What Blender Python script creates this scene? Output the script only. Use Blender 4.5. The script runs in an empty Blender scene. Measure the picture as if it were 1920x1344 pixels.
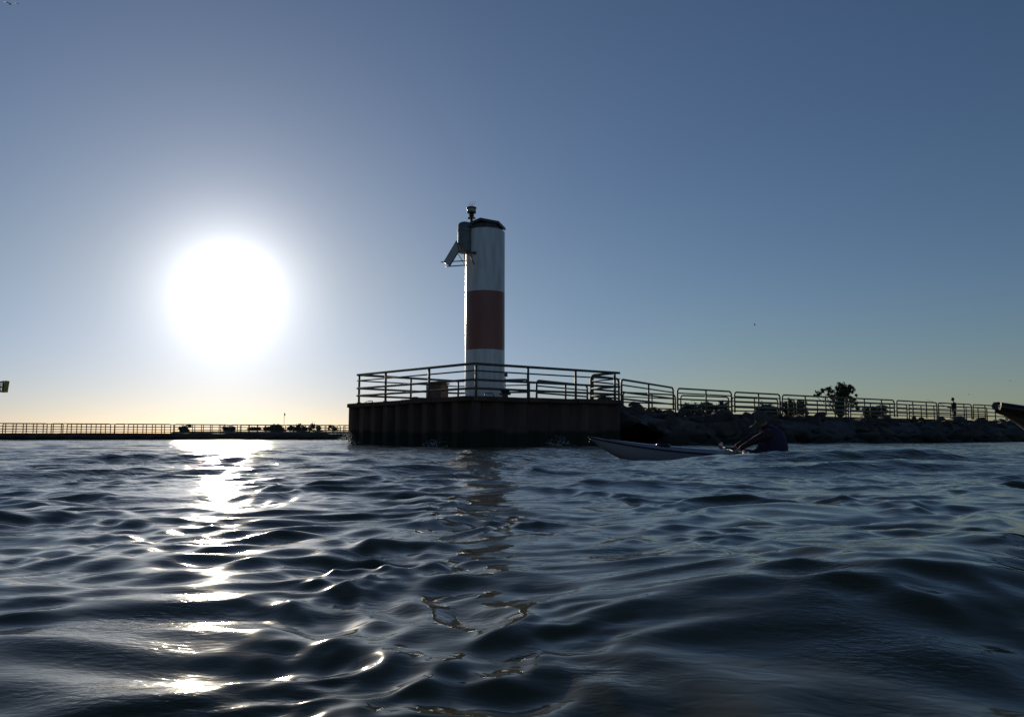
import bpy, bmesh, math, random
import numpy as np
from mathutils import Vector, Matrix, Euler, noise

R = math.radians
S = bpy.context.scene
COL = S.collection

# ------------------------------------------------------------------ camera
EYE = 0.32
PITCH = R(5.65)
cam_d = bpy.data.cameras.new('camera')
cam = bpy.data.objects.new('camera', cam_d)
COL.objects.link(cam)
cam_d.sensor_width = 36.0
cam_d.lens = 28.03
cam_d.clip_start = 0.05
cam_d.clip_end = 8000
cam.location = (0, 0, EYE)
cam.rotation_euler = (math.pi / 2 + PITCH, 0, 0)
S.camera = cam

# ------------------------------------------------------------------ sun, sky, exposure
SUN_EL, SUN_AZ = R(9.9), R(-19.8)          # azimuth from +Y towards +X
SUND = Vector((math.sin(SUN_AZ) * math.cos(SUN_EL), math.cos(SUN_AZ) * math.cos(SUN_EL), math.sin(SUN_EL)))
sl = bpy.data.lights.new('sun', 'SUN')
sl.energy = 5.0
sl.angle = R(0.53)
sl.color = (1.0, 0.87, 0.66)
so = bpy.data.objects.new('sun', sl)
COL.objects.link(so)
so.rotation_euler = SUND.to_track_quat('Z', 'Y').to_euler()
so.location = (-30, 60, 60)

W = bpy.data.worlds.new('World')
S.world = W
W.use_nodes = True
nt = W.node_tree
nt.nodes.clear()
out = nt.nodes.new('ShaderNodeOutputWorld')
bg = nt.nodes.new('ShaderNodeBackground')
sky = nt.nodes.new('ShaderNodeTexSky')
sky.sky_type = 'NISHITA'
sky.sun_disc = False
sky.sun_elevation = SUN_EL
sky.sun_rotation = SUN_AZ
sky.altitude = 0
sky.air_density = 1.0
sky.dust_density = 0.2
sky.ozone_density = 2.2
hs = nt.nodes.new('ShaderNodeHueSaturation')
hs.inputs['Saturation'].default_value = 1.0
hs.inputs['Value'].default_value = 1.0
tint = nt.nodes.new('ShaderNodeVectorMath'); tint.operation = 'MULTIPLY'
tint.inputs[1].default_value = (0.93, 1.01, 1.22)      # colour balance of the camera
nt.links.new(sky.outputs[0], tint.inputs[0])
sx = nt.nodes.new('ShaderNodeSeparateXYZ'); tc0 = nt.nodes.new('ShaderNodeTexCoord')
nt.links.new(tc0.outputs['Generated'], sx.inputs[0])
lowband = nt.nodes.new('ShaderNodeMapRange'); lowband.interpolation_type = 'SMOOTHSTEP'
lowband.inputs['From Min'].default_value = 0.22; lowband.inputs['From Max'].default_value = 0.0
nt.links.new(sx.outputs[2], lowband.inputs['Value'])
cool = nt.nodes.new('ShaderNodeMix'); cool.data_type = 'RGBA'; cool.blend_type = 'MULTIPLY'
cool.inputs[7].default_value = (0.80, 0.89, 1.27, 1)     # whiter, less yellow air close to the horizon
tc1 = nt.nodes.new('ShaderNodeVectorMath'); tc1.operation = 'DOT_PRODUCT'; tc1.inputs[1].default_value = SUND
nt.links.new(tc0.outputs['Generated'], tc1.inputs[0])
sunside = nt.nodes.new('ShaderNodeMapRange'); sunside.interpolation_type = 'SMOOTHSTEP'
sunside.inputs['From Min'].default_value = 0.80; sunside.inputs['From Max'].default_value = 0.97
nt.links.new(tc1.outputs['Value'], sunside.inputs['Value'])
lowsun = nt.nodes.new('ShaderNodeMath'); lowsun.operation = 'MULTIPLY'
nt.links.new(lowband.outputs[0], lowsun.inputs[0]); nt.links.new(sunside.outputs[0], lowsun.inputs[1])
nt.links.new(lowsun.outputs[0], cool.inputs[0]); nt.links.new(tint.outputs[0], cool.inputs[6])
nt.links.new(cool.outputs[2], hs.inputs['Color'])
bg.inputs['Strength'].default_value = 0.05
nt.links.new(hs.outputs[0], bg.inputs['Color'])
# lens glare of the low sun, put into the sky as a glow round it
tc = nt.nodes.new('ShaderNodeTexCoord')
dot = nt.nodes.new('ShaderNodeVectorMath'); dot.operation = 'DOT_PRODUCT'
dot.inputs[1].default_value = SUND
nt.links.new(tc.outputs['Generated'], dot.inputs[0])
def wmath(op, a, b=None):
    n = nt.nodes.new('ShaderNodeMath'); n.operation = op
    for i, v in enumerate((a, b)):
        if v is None: continue
        if isinstance(v, (int, float)): n.inputs[i].default_value = v
        else: nt.links.new(v, n.inputs[i])
    return n.outputs[0]
ang = wmath('ARCCOSINE', wmath('MINIMUM', dot.outputs['Value'], 0.9999999))
def lobe(A, s, p=1.0):
    t = wmath('DIVIDE', ang, R(s))
    if p != 1.0: t = wmath('POWER', t, p)
    return wmath('MULTIPLY', wmath('EXPONENT', wmath('MULTIPLY', t, -1.0)), A)
GLOW = [(0.8, 2.3, 2.0, (1.0, 0.98, 0.95)), (0.62, 4.3, 2.0, (1.0, 0.97, 0.95)), (0.36, 4.6, 1.0, (1.0, 0.97, 0.95)), (0.08, 14.0, 1.0, (1.0, 0.94, 0.90))]
last = bg.outputs[0]
for A, s, p, c in GLOW:
    b2 = nt.nodes.new('ShaderNodeBackground')
    b2.inputs['Color'].default_value = (*c, 1)
    nt.links.new(lobe(A, s, p), b2.inputs['Strength'])
    ad = nt.nodes.new('ShaderNodeAddShader')
    nt.links.new(last, ad.inputs[0]); nt.links.new(b2.outputs[0], ad.inputs[1])
    last = ad.outputs[0]
nt.links.new(last, out.inputs['Surface'])

S.view_settings.view_transform = 'Standard'
S.view_settings.look = 'None'
S.view_settings.gamma = 1.0
S.view_settings.exposure = 0.0
try:
    S.cycles.use_denoising = True
    S.cycles.sample_clamp_indirect = 6.0
    S.cycles.max_bounces = 6
except Exception: pass

# ------------------------------------------------------------------ helpers
def mat(name, color, rough=0.6, metal=0.0, var=0.0, scale=6.0, color2=None, bump=0.0, ior=1.45, stretch=(1, 1, 1), coat=0.0):
    m = bpy.data.materials.new(name); m.use_nodes = True
    t = m.node_tree; b = t.nodes['Principled BSDF']
    b.inputs['Base Color'].default_value = (*color, 1)
    b.inputs['Roughness'].default_value = rough
    b.inputs['Metallic'].default_value = metal
    b.inputs['IOR'].default_value = ior
    if coat: b.inputs['Coat Weight'].default_value = coat
    if color2 or bump:
        tcn = t.nodes.new('ShaderNodeTexCoord'); mp = t.nodes.new('ShaderNodeMapping')
        mp.inputs['Scale'].default_value = stretch
        t.links.new(tcn.outputs['Object'], mp.inputs['Vector'])
        nz = t.nodes.new('ShaderNodeTexNoise'); nz.inputs['Scale'].default_value = scale
        nz.inputs['Detail'].default_value = 6; nz.inputs['Roughness'].default_value = 0.65
        t.links.new(mp.outputs[0], nz.inputs['Vector'])
        if color2:
            cr = t.nodes.new('ShaderNodeValToRGB')
            cr.color_ramp.elements[0].position = 0.35; cr.color_ramp.elements[1].position = 0.68
            cr.color_ramp.elements[0].color = (*color, 1); cr.color_ramp.elements[1].color = (*color2, 1)
            t.links.new(nz.outputs['Fac'], cr.inputs[0]); t.links.new(cr.outputs[0], b.inputs['Base Color'])
        if bump:
            bp = t.nodes.new('ShaderNodeBump'); bp.inputs['Strength'].default_value = 0.6
            bp.inputs['Distance'].default_value = bump
            t.links.new(nz.outputs['Fac'], bp.inputs['Height']); t.links.new(bp.outputs[0], b.inputs['Normal'])
    return m

class MB:
    """collects shapes, links them as one mesh object"""
    def __init__(s): s.v = []; s.f = []; s.sm = []
    def add(s, vs, fs, smooth=False):
        o = len(s.v); s.v += [tuple(v) for v in vs]
        s.f += [tuple(i + o for i in f) for f in fs]; s.sm += [smooth] * len(fs)
        return s
    def box(s, c, d, rot=None, bev=0.0):
        x, y, z = d[0] / 2, d[1] / 2, d[2] / 2
        M = rot if rot is not None else Matrix.Identity(3)
        if bev <= 0:
            vs = [Vector((i * x, j * y, k * z)) for i in (-1, 1) for j in (-1, 1) for k in (-1, 1)]
            fs = [(0, 1, 3, 2), (4, 6, 7, 5), (0, 4, 5, 1), (2, 3, 7, 6), (0, 2, 6, 4), (1, 5, 7, 3)]
            return s.add([M @ v + Vector(c) for v in vs], fs)
        bm = bmesh.new(); bmesh.ops.create_cube(bm, size=1.0)
        bmesh.ops.scale(bm, vec=d, verts=bm.verts)
        bmesh.ops.bevel(bm, geom=bm.edges[:], offset=bev, segments=2, affect='EDGES')
        bm.verts.index_update()
        s.add([M @ v.co + Vector(c) for v in bm.verts], [[v.index for v in f.verts] for f in bm.faces]); bm.free()
        return s
    def tube(s, pts, r, n=8, cap=True, closed=False):
        pts = [Vector(p) for p in pts]; rs = r if isinstance(r, (list, tuple)) else [r] * len(pts)
        m = len(pts); rings = []; up = None
        for i, p in enumerate(pts):
            a = pts[i - 1] if (i > 0 or closed) else p
            b = pts[(i + 1) % m] if (i < m - 1 or closed) else p
            d = (b - a).normalized()
            if up is None:
                up = Vector((0, 0, 1)) if abs(d.z) < 0.9 else Vector((1, 0, 0))
            x = d.cross(up)
            if x.length < 1e-5: x = d.orthogonal()
            x.normalize(); up = x.cross(d).normalized()
            rings.append([p + rs[i] * (math.cos(2 * math.pi * k / n) * x + math.sin(2 * math.pi * k / n) * up) for k in range(n)])
        vs = [v for rg in rings for v in rg]; fs = []
        L = m if closed else m - 1
        for i in range(L):
            j = (i + 1) % m
            for k in range(n):
                k2 = (k + 1) % n
                fs.append((i * n + k, i * n + k2, j * n + k2, j * n + k))
        s.add(vs, fs, True)
        if cap and not closed:
            o = len(s.v) - len(vs)
            s.f.append(tuple(o + k for k in reversed(range(n)))); s.sm.append(False)
            s.f.append(tuple(o + (m - 1) * n + k for k in range(n))); s.sm.append(False)
        return s
    def lathe(s, prof, c=(0, 0, 0), n=32, a0=0.0):
        c = Vector(c); vs = []; fs = []
        for r, z in prof:
            for k in range(n):
                t = 2 * math.pi * k / n + a0
                vs.append(c + Vector((r * math.cos(t), r * math.sin(t), z)))
        for i in range(len(prof) - 1):
            for k in range(n):
                k2 = (k + 1) % n
                fs.append((i * n + k, i * n + k2, (i + 1) * n + k2, (i + 1) * n + k))
        s.add(vs, fs, True)
        o = len(s.v) - len(vs)
        s.f.append(tuple(o + k for k in reversed(range(n)))); s.sm.append(False)
        s.f.append(tuple(o + (len(prof) - 1) * n + k for k in range(n))); s.sm.append(False)
        return s
    def build(s, name, m, parent=None, auto=None, loc=None):
        me = bpy.data.meshes.new(name); me.from_pydata(s.v, [], s.f); me.update()
        me.polygons.foreach_set('use_smooth', s.sm)
        if m: me.materials.append(m)
        o = bpy.data.objects.new(name, me); COL.objects.link(o)
        if parent is not None: o.parent = parent
        if loc is not None: o.location = loc
        if auto:
            try: me.set_sharp_from_angle(angle=R(auto))
            except Exception: pass
        return o

def tag(o, label=None, cat=None, group=None, kind=None):
    if label: o['label'] = label
    if cat: o['category'] = cat
    if group: o['group'] = group
    if kind: o['kind'] = kind
    return o
def empty(name, loc=(0, 0, 0), rz=0.0):
    o = bpy.data.objects.new(name, None); COL.objects.link(o)
    o.location = loc; o.rotation_euler = (0, 0, rz); o.empty_display_size = 0.3
    return o
def children(o): return [c for c in bpy.data.objects if c.parent == o]
def copy_tree(o, parent=None):
    c = o.copy(); COL.objects.link(c)
    if parent is not None: c.parent = parent
    for ch in children(o): copy_tree(ch, c)
    return c
def zat(py, Y):
    """height of something seen at photo row py when it stands Y metres away (measuring aid)"""
    return EYE + Y * math.tan(PITCH + math.atan((672 - py) / 1495.0))
def xat(px, py, Y):
    v = (672 - py) / 1495.0
    return Y * ((px - 960) / 1495.0) / (math.cos(PITCH) - v * math.sin(PITCH))
def at(px, py, Y): return Vector((xat(px, py, Y), Y, zat(py, Y)))

# ------------------------------------------------------------------ materials
M_white = mat('white_paint', (0.62, 0.64, 0.66), 0.35)
M_steel = mat('galvanised_steel', (0.10, 0.115, 0.11), 0.5, 0.5, color2=(0.14, 0.15, 0.145), scale=14)
M_rail = mat('rail_paint', (0.065, 0.08, 0.072), 0.6, 0.0, color2=(0.10, 0.11, 0.095), scale=10)
M_dark = mat('dark_metal', (0.05, 0.055, 0.06), 0.5, 0.3, color2=(0.09, 0.09, 0.085), scale=8)
M_drum = mat('drum_metal', (0.10, 0.12, 0.12), 0.4, 0.3, color2=(0.16, 0.17, 0.16), scale=5)
M_rust = mat('rusted_sheet_steel', (0.060, 0.034, 0.028), 0.85, 0.0, color2=(0.13, 0.078, 0.06), scale=1.3, bump=0.02, stretch=(1, 1, 0.35))
M_conc = mat('weathered_concrete', (0.10, 0.09, 0.08), 0.85, color2=(0.17, 0.155, 0.135), scale=3.0, bump=0.02)
M_conc2 = mat('brown_concrete', (0.055, 0.042, 0.036), 0.85, color2=(0.10, 0.08, 0.07), scale=0.7, bump=0.03)
M_rock = mat('wet_rock', (0.032, 0.028, 0.025), 0.85, color2=(0.085, 0.074, 0.064), scale=2.2, bump=0.05)
M_leaf = mat('leaves', (0.035, 0.05, 0.02), 0.6, color2=(0.07, 0.085, 0.03), scale=0.6)
M_bark = mat('bark', (0.05, 0.04, 0.03), 0.85, color2=(0.09, 0.07, 0.05), scale=6)
M_land = mat('shore_earth', (0.05, 0.055, 0.035), 0.9, color2=(0.09, 0.08, 0.05), scale=0.05)

# dark wet algae band with an uneven upper edge on everything that stands in the water
def wet_line(m, z_hi=0.62):
    t = m.node_tree; b = t.nodes['Principled BSDF']; src = b.inputs['Base Color'].links[0].from_socket
    g = t.nodes.new('ShaderNodeNewGeometry'); sp = t.nodes.new('ShaderNodeSeparateXYZ'); t.links.new(g.outputs['Position'], sp.inputs[0])
    nz = t.nodes.new('ShaderNodeTexNoise'); nz.inputs['Scale'].default_value = 1.1; nz.inputs['Detail'].default_value = 8
    t.links.new(g.outputs['Position'], nz.inputs['Vector'])
    ad = t.nodes.new('ShaderNodeMath'); ad.operation = 'MULTIPLY_ADD'; ad.inputs[1].default_value = -0.7
    t.links.new(nz.outputs['Fac'], ad.inputs[0]); t.links.new(sp.outputs[2], ad.inputs[2])
    mr = t.nodes.new('ShaderNodeMapRange'); mr.inputs['From Min'].default_value = z_hi - .50; mr.inputs['From Max'].default_value = z_hi - .36
    t.links.new(ad.outputs[0], mr.inputs['Value'])
    mx = t.nodes.new('ShaderNodeMix'); mx.data_type = 'RGBA'; mx.inputs[6].default_value = (0.018, 0.020, 0.012, 1)
    t.links.new(mr.outputs[0], mx.inputs[0]); t.links.new(src, mx.inputs[7]); t.links.new(mx.outputs[2], b.inputs['Base Color'])
wet_line(M_rust); wet_line(M_rock, .5); wet_line(M_conc2, .45)

# tower paint: white with one broad red band, chalky weathering and rust bleeding under the bolts
def tower_paint(z1, z2):
    m = bpy.data.materials.new('banded_tower_paint'); m.use_nodes = True
    t = m.node_tree; b = t.nodes['Principled BSDF']
    tcn = t.nodes.new('ShaderNodeTexCoord'); sp = t.nodes.new('ShaderNodeSeparateXYZ')
    t.links.new(tcn.outputs['Object'], sp.inputs[0])
    def mth(op, a, bb):
        n = t.nodes.new('ShaderNodeMath'); n.operation = op
        for i, v in enumerate((a, bb)):
            if isinstance(v, (int, float)): n.inputs[i].default_value = v
            else: t.links.new(v, n.inputs[i])
        return n.outputs[0]
    band = mth('MULTIPLY', mth('GREATER_THAN', sp.outputs[2], z1), mth('LESS_THAN', sp.outputs[2], z2))
    nz = t.nodes.new('ShaderNodeTexNoise'); nz.inputs['Scale'].default_value = 1.4; nz.inputs['Detail'].default_value = 8
    mp = t.nodes.new('ShaderNodeMapping'); mp.inputs['Scale'].default_value = (4, 4, 0.6)
    t.links.new(tcn.outputs['Object'], mp.inputs[0]); t.links.new(mp.outputs[0], nz.inputs['Vector'])
    cw = t.nodes.new('ShaderNodeValToRGB'); cw.color_ramp.elements[0].position = .3; cw.color_ramp.elements[1].position = .6
    cw.color_ramp.elements[0].color = (.52, .51, .49, 1); cw.color_ramp.elements[1].color = (.70, .70, .72, 1)
    crd = t.nodes.new('ShaderNodeValToRGB'); crd.color_ramp.elements[0].position = .3; crd.color_ramp.elements[1].position = .65
    crd.color_ramp.elements[0].color = (.20, .06, .045, 1); crd.color_ramp.elements[1].color = (.27, .075, .055, 1)
    t.links.new(nz.outputs['Fac'], cw.inputs[0]); t.links.new(nz.outputs['Fac'], crd.inputs[0])
    mx = t.nodes.new('ShaderNodeMix'); mx.data_type = 'RGBA'
    t.links.new(band, mx.inputs[0]); t.links.new(cw.outputs[0], mx.inputs[6]); t.links.new(crd.outputs[0], mx.inputs[7])
    t.links.new(mx.outputs[2], b.inputs['Base Color'])
    b.inputs['Roughness'].default_value = 0.3
    return m

# ------------------------------------------------------------------ water
def build_water():
    rng = np.random.RandomState(5)
    ratio = 1.0075
    r = [0.16]
    while r[-1] < 190: r.append(r[-1] * ratio)
    r = np.array(r + [210, 260, 350, 500, 800, 1400, 2500, 5000])
    fine = np.radians(np.arange(-42, 42.01, 0.13))
    rest = np.radians(np.arange(44, 316.1, 2.0))
    az = np.concatenate([fine, rest]); nA, nR = len(az), len(r)
    X = (r[:, None] * np.sin(az)[None, :]); Y = (r[:, None] * np.cos(az)[None, :])
    dr = np.gradient(r); res = np.repeat(dr[:, None], nA, 1)
    x = X.ravel(); y = Y.ravel(); res = res.ravel(); dist = np.hypot(x, y)
    Z = np.zeros_like(x); DX = np.zeros_like(x); DY = np.zeros_like(x)
    # slow patches that modulate the small ripples (gusts)
    def patch(seed, wl, n=10):
        g = np.random.RandomState(seed); o = np.zeros_like(x)
        for _ in range(n):
            a = g.uniform(0, 2 * np.pi); k = 2 * np.pi / (wl * g.uniform(.6, 1.7))
            o += np.sin(k * (np.cos(a) * x + np.sin(a) * y * .6) + g.uniform(0, 6.28))
        return o / math.sqrt(n / 2)
    P1 = patch(3, 1.3); P2 = patch(8, 0.6)
    wx = 0.06 * patch(21, 1.1); wy = 0.06 * patch(22, 0.9)
    main = math.atan2(-0.93, 0.33)
    bands = [  # wavelength range, count, rms slope, spread, chop
        (2.0, 5.5, 14, 0.046, 0.35, 0.9),
        (0.70, 2.0, 30, 0.066, 0.45, 0.9),
        (0.25, 0.70, 60, 0.105, 0.60, 0.85),
        (0.10, 0.26, 90, 0.125, 0.75, 0.75),
        (0.045, 0.10, 60, 0.065, 0.85, 0.4)]
    for bi, (l0, l1, n, sl_, spread, chop) in enumerate(bands):
        for i in range(n):
            lam = math.exp(rng.uniform(math.log(l0), math.log(l1)))
            k = 2 * math.pi / lam; th = main + rng.normal(0, spread)
            a = sl_ * math.sqrt(2.0 / n) / k
            ph = rng.uniform(0, 6.283)
            att = np.clip((lam / (res * 3.0) - 0.6), 0, 1)
            sel = att > 0
            xs = x[sel] + (wx[sel] if bi >= 2 else 0); ys = y[sel] + (wy[sel] if bi >= 2 else 0)
            amp = a * att[sel]
            if bi < 3: amp = amp * (1 - (.80, .88, .62)[bi] * np.exp(-(dist[sel] / (5.0, 5.0, 2.2)[bi]) ** 2))
            if bi == 2: amp = amp * np.clip(1 + .2 * P1[sel], .5, 1.6)
            if bi == 3: amp = amp * np.clip(1.05 + .18 * P1[sel], .6, 1.6)
            if bi == 4: amp = amp * np.clip(.55 + .8 * P2[sel] + .3 * P1[sel], .08, 2.4)
            A = k * (math.cos(th) * xs + math.sin(th) * ys) + ph
            c = np.cos(A); s = np.sin(A)
            Z[sel] += amp * c
            DX[sel] -= chop * amp * math.cos(th) * s; DY[sel] -= chop * amp * math.sin(th) * s
    # the one steep swell rising close by on the right
    def ridge(x0, y0, x1, y1, h, wf, wb, end):
        d = np.array([x1 - x0, y1 - y0]); L = np.hypot(*d); d = d / L
        u = (x - x0) * d[0] + (y - y0) * d[1]; v = -(x - x0) * d[1] + (y - y0) * d[0]
        v = v - 0.05 * np.sin(u * 2.3 + 1.0)
        w = np.where(v < 0, wf, wb)
        e = 1 / (1 + np.exp(-(u) / end)) * 1 / (1 + np.exp((u - L) / end))
        return h * np.exp(-(v / w) ** 2) * e
    Z += ridge(0.35, 1.42, 4.2, 3.1, 0.085, 0.30, 0.40, 0.18)
    Z -= ridge(0.6, 0.75, 3.0, 1.4, 0.03, 0.35, 0.35, 0.25)
    Z += ridge(2.3, 10.9, 6.2, 11.3, 0.15, 0.6, 0.8, 0.35)
    Z += 0.10 * np.exp(-((x - 4.6) / 1.6) ** 2 - ((y - 3.1) / .8) ** 2)
    Z -= 0.14 * np.exp(-((x - 3.4) / 3.4) ** 2 - ((y - 13.4) / 1.5) ** 2)
    near = np.clip((dist - 0.25) / 0.5, 0, 1)          # keep the camera out of a crest
    Z *= 0.4 + 0.6 * near
    x = x + DX * near; y = y + DY * near
    co = np.stack([x, y, Z], 1)
    co = np.vstack([co, [[0, 0, 0]]])
    i = np.arange(nR - 1)[:, None]; j = np.arange(nA)[None, :]; j2 = (j + 1) % nA
    quads = np.stack([i * nA + j, (i + 1) * nA + j, (i + 1) * nA + j2, i * nA + j2], -1).reshape(-1, 4)
    tj = np.arange(nA); tris = np.stack([np.full(nA, nR * nA), tj, (tj + 1) % nA], 1)
    me = bpy.data.meshes.new('water')
    nq, ntr = len(quads), len(tris)
    me.vertices.add(len(co)); me.vertices.foreach_set('co', co.astype(np.float32).ravel())
    me.loops.add(nq * 4 + ntr * 3)
    me.loops.foreach_set('vertex_index', np.concatenate([quads.ravel(), tris.ravel()]).astype(np.int32))
    me.polygons.add(nq + ntr)
    st = np.concatenate([np.arange(nq) * 4, nq * 4 + np.arange(ntr) * 3]).astype(np.int32)
    me.polygons.foreach_set('loop_start', st)
    me.polygons.foreach_set('use_smooth', np.ones(nq + ntr, bool))
    me.update(calc_edges=True); me.validate()
    m = bpy.data.materials.new('lake_water'); m.use_nodes = True
    t = m.node_tree; b = t.nodes['Principled BSDF']
    b.inputs['Base Color'].default_value = (0.048, 0.045, 0.019, 1)
    b.inputs['Roughness'].default_value = 0.07
    b.inputs['Specular Tint'].default_value = (1.0, 1.0, 0.80, 1)
    b.inputs['IOR'].default_value = 1.333
    tcn = t.nodes.new('ShaderNodeTexCoord')
    prev = None
    # far out the mesh is too coarse for the small waves, so they come in as relief with distance over the lake
    ln = t.nodes.new('ShaderNodeVectorMath'); ln.operation = 'LENGTH'; t.links.new(tcn.outputs['Object'], ln.inputs[0])
    def ramp(a, b_):
        mr = t.nodes.new('ShaderNodeMapRange'); mr.interpolation_type = 'SMOOTHSTEP'
        mr.inputs['From Min'].default_value = a; mr.inputs['From Max'].default_value = b_
        t.links.new(ln.outputs['Value'], mr.inputs['Value']); return mr.outputs[0]
    for sc_, stx, dist_, det, far_ in ((2.2, (1.0, 2.0, 1), 0.065, 4, (6, 20)), (6.5, (1.0, 1.5, 1), 0.020, 3, (2.5, 9)), (13.0, (1.0, 1.9, 1), 0.0016, 2, None)):
        mp = t.nodes.new('ShaderNodeMapping'); mp.inputs['Scale'].default_value = stx
        mp.inputs['Rotation'].default_value = (0, 0, R(18))
        t.links.new(tcn.outputs['Object'], mp.inputs[0])
        nz = t.nodes.new('ShaderNodeTexNoise'); nz.inputs['Scale'].default_value = sc_
        nz.inputs['Detail'].default_value = det; nz.inputs['Distortion'].default_value = 0.4
        t.links.new(mp.outputs[0], nz.inputs['Vector'])
        bp = t.nodes.new('ShaderNodeBump'); bp.inputs['Strength'].default_value = 1.0
        bp.inputs['Distance'].default_value = dist_
        if far_: t.links.new(ramp(*far_), bp.inputs['Strength'])
        t.links.new(nz.outputs['Fac'], bp.inputs['Height'])
        if prev: t.links.new(prev, bp.inputs['Normal'])
        prev = bp.outputs[0]
    # cat's paws: patches of fine capillary ripples between smooth water
    pm = t.nodes.new('ShaderNodeTexNoise'); pm.inputs['Scale'].default_value = 2.6; pm.inputs['Detail'].default_value = 3
    t.links.new(tcn.outputs['Object'], pm.inputs['Vector'])
    pr = t.nodes.new('ShaderNodeMapRange'); pr.inputs['From Min'].default_value = .50; pr.inputs['From Max'].default_value = .66
    t.links.new(pm.outputs['Fac'], pr.inputs['Value'])
    mp = t.nodes.new('ShaderNodeMapping'); mp.inputs['Scale'].default_value = (1.0, 2.2, 1); mp.inputs['Rotation'].default_value = (0, 0, R(24))
    t.links.new(tcn.outputs['Object'], mp.inputs[0])
    nz = t.nodes.new('ShaderNodeTexNoise'); nz.inputs['Scale'].default_value = 42; nz.inputs['Detail'].default_value = 2; nz.inputs['Distortion'].default_value = 0.5
    t.links.new(mp.outputs[0], nz.inputs['Vector'])
    bp = t.nodes.new('ShaderNodeBump'); bp.inputs['Distance'].default_value = 0.0017
    t.links.new(pr.outputs[0], bp.inputs['Strength']); t.links.new(nz.outputs['Fac'], bp.inputs['Height']); t.links.new(prev, bp.inputs['Normal'])
    prev = bp.outputs[0]
    t.links.new(prev, b.inputs['Normal'])
    me.materials.append(m)
    o = bpy.data.objects.new('water', me); COL.objects.link(o)
    tag(o, kind='structure', label='choppy dark green lake water with sun glitter')
    return o
build_water()

# lake bed, far below, reaches the horizon
bed = MB().add([(-5000, -5000, -6), (5000, -5000, -6), (5000, 5000, -6), (-5000, 5000, -6)], [(0, 1, 2, 3)]).build('lake_bed_ground', M_land)
tag(bed, kind='structure')

# ------------------------------------------------------------------ pier head and pier
DECK = 1.65
HEAD = [(-6.42, 31.9), (-1.32, 25.6), (3.95, 29.6), (3.25, 31.0)]     # water-side outline, left to right
NEAR = [(3.25, 31.0), (8.35, 39.2), (22.0, 49.0), (38.0, 60.4), (62.0, 77.6), (110.0, 112.0)]
FAR = [(0.75, 34.3), (5.9, 41.9), (20.3, 51.4), (36.3, 62.8), (60.3, 80.0), (108.3, 114.4)]
BACKL = [(-2.4, 36.0)]
def corrugated(path, z0, z1, period=0.95, depths=(.22, .13)):
    mb = MB(); pts = []
    for q_, ((ax, ay), (bx, by)) in enumerate(zip(path, path[1:])):
        depth = depths[0] if q_ == 0 else depths[1]
        L = math.hypot(bx - ax, by - ay); n = max(1, round(L / period)); dx, dy = (bx - ax) / L, (by - ay) / L
        nx, ny = dy, -dx
        for i in range(n):
            for f, o in ((0, 0), (.34, 0), (.5, 1), (.84, 1)):
                t = (i + f) * L / n
                pts.append((ax + dx * t - nx * depth * (o - .5), ay + dy * t - ny * depth * (o - .5)))
    pts.append(path[-1])
    nz = 1
    v = []; f = []
    for i, (x, y) in enumerate(pts):
        v.append((x, y, z0)); v.append((x, y, z1))
        if i: f.append((2 * i - 2, 2 * i, 2 * i + 1, 2 * i - 1))
    mb.add(v, f); return mb
pier_head = empty('pier_platform', (-1.3, 31, 0))
tag(pier_head, 'rusty brown sheet steel pier head with flat deck under the banded light tower', 'pier head')
def rel(o, root):
    o.parent = root; o.matrix_parent_inverse = Matrix.Translation(-Vector(root.location)); return o
outline = [HEAD[0], HEAD[1], HEAD[2], HEAD[3], FAR[0], BACKL[0], HEAD[0]]
rel(corrugated(outline, -3, DECK - 0.10).build('sheet_pile_wall', M_rust), pier_head)
def poly_slab(poly, z0, z1, grow=0.0):
    c = Vector((sum(p[0] for p in poly) / len(poly), sum(p[1] for p in poly) / len(poly)))
    P = []
    for p in poly:
        d = Vector(p) - c; P.append(c + d * (1 + grow / d.length))
    n = len(P)
    mb = MB(); v = [(p.x, p.y, z0) for p in P] + [(p.x, p.y, z1) for p in P]
    f = [tuple(range(n))[::-1], tuple(range(n, 2 * n))] + [(i, (i + 1) % n, n + (i + 1) % n, n + i) for i in range(n)]
    return mb.add(v, f)
rel(poly_slab(outline[:-1], DECK - 0.40, DECK - 0.06, -0.3).build('deck', M_conc), pier_head)
# bolted cap channel along the head's edge, each run slightly out of line as in the photo
rng = random.Random(4)
cap = MB()
for (ax, ay), (bx, by) in zip(outline[:3], outline[1:4]):
    L = math.hypot(bx - ax, by - ay); n = max(1, round(L / 1.9)); ang_ = math.atan2(by - ay, bx - ax)
    for i in range(n):
        t = (i + .5) / n
        cap.box((ax + (bx - ax) * t, ay + (by - ay) * t, DECK - 0.07 + rng.uniform(-.02, .03)), (L / n - 0.03, 0.42, 0.16), Matrix.Rotation(ang_, 3, 'Z'), 0.02)
rel(cap.build('wall_cap', M_rust), pier_head)

pier = empty('pier', (20, 47, 0))
tag(pier, 'long concrete pier running away to the right behind the boulders', 'pier')
core = MB(); n = len(NEAR)
v = []
for p, q in zip(NEAR, FAR):
    v += [(p[0], p[1], -3), (p[0], p[1], DECK - .12), (q[0], q[1], DECK - .12), (q[0], q[1], -3)]
f = []
for i in range(n - 1):
    a = 4 * i; b = a + 4
    f += [(a, b, b + 1, a + 1), (a + 1, b + 1, b + 2, a + 2), (a + 2, b + 2, b + 3, a + 3)]
f.append((4 * n - 4, 4 * n - 3, 4 * n - 2, 4 * n - 1))
core.add(v, f); rel(core.build('pier_body', M_conc2), pier)

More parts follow.
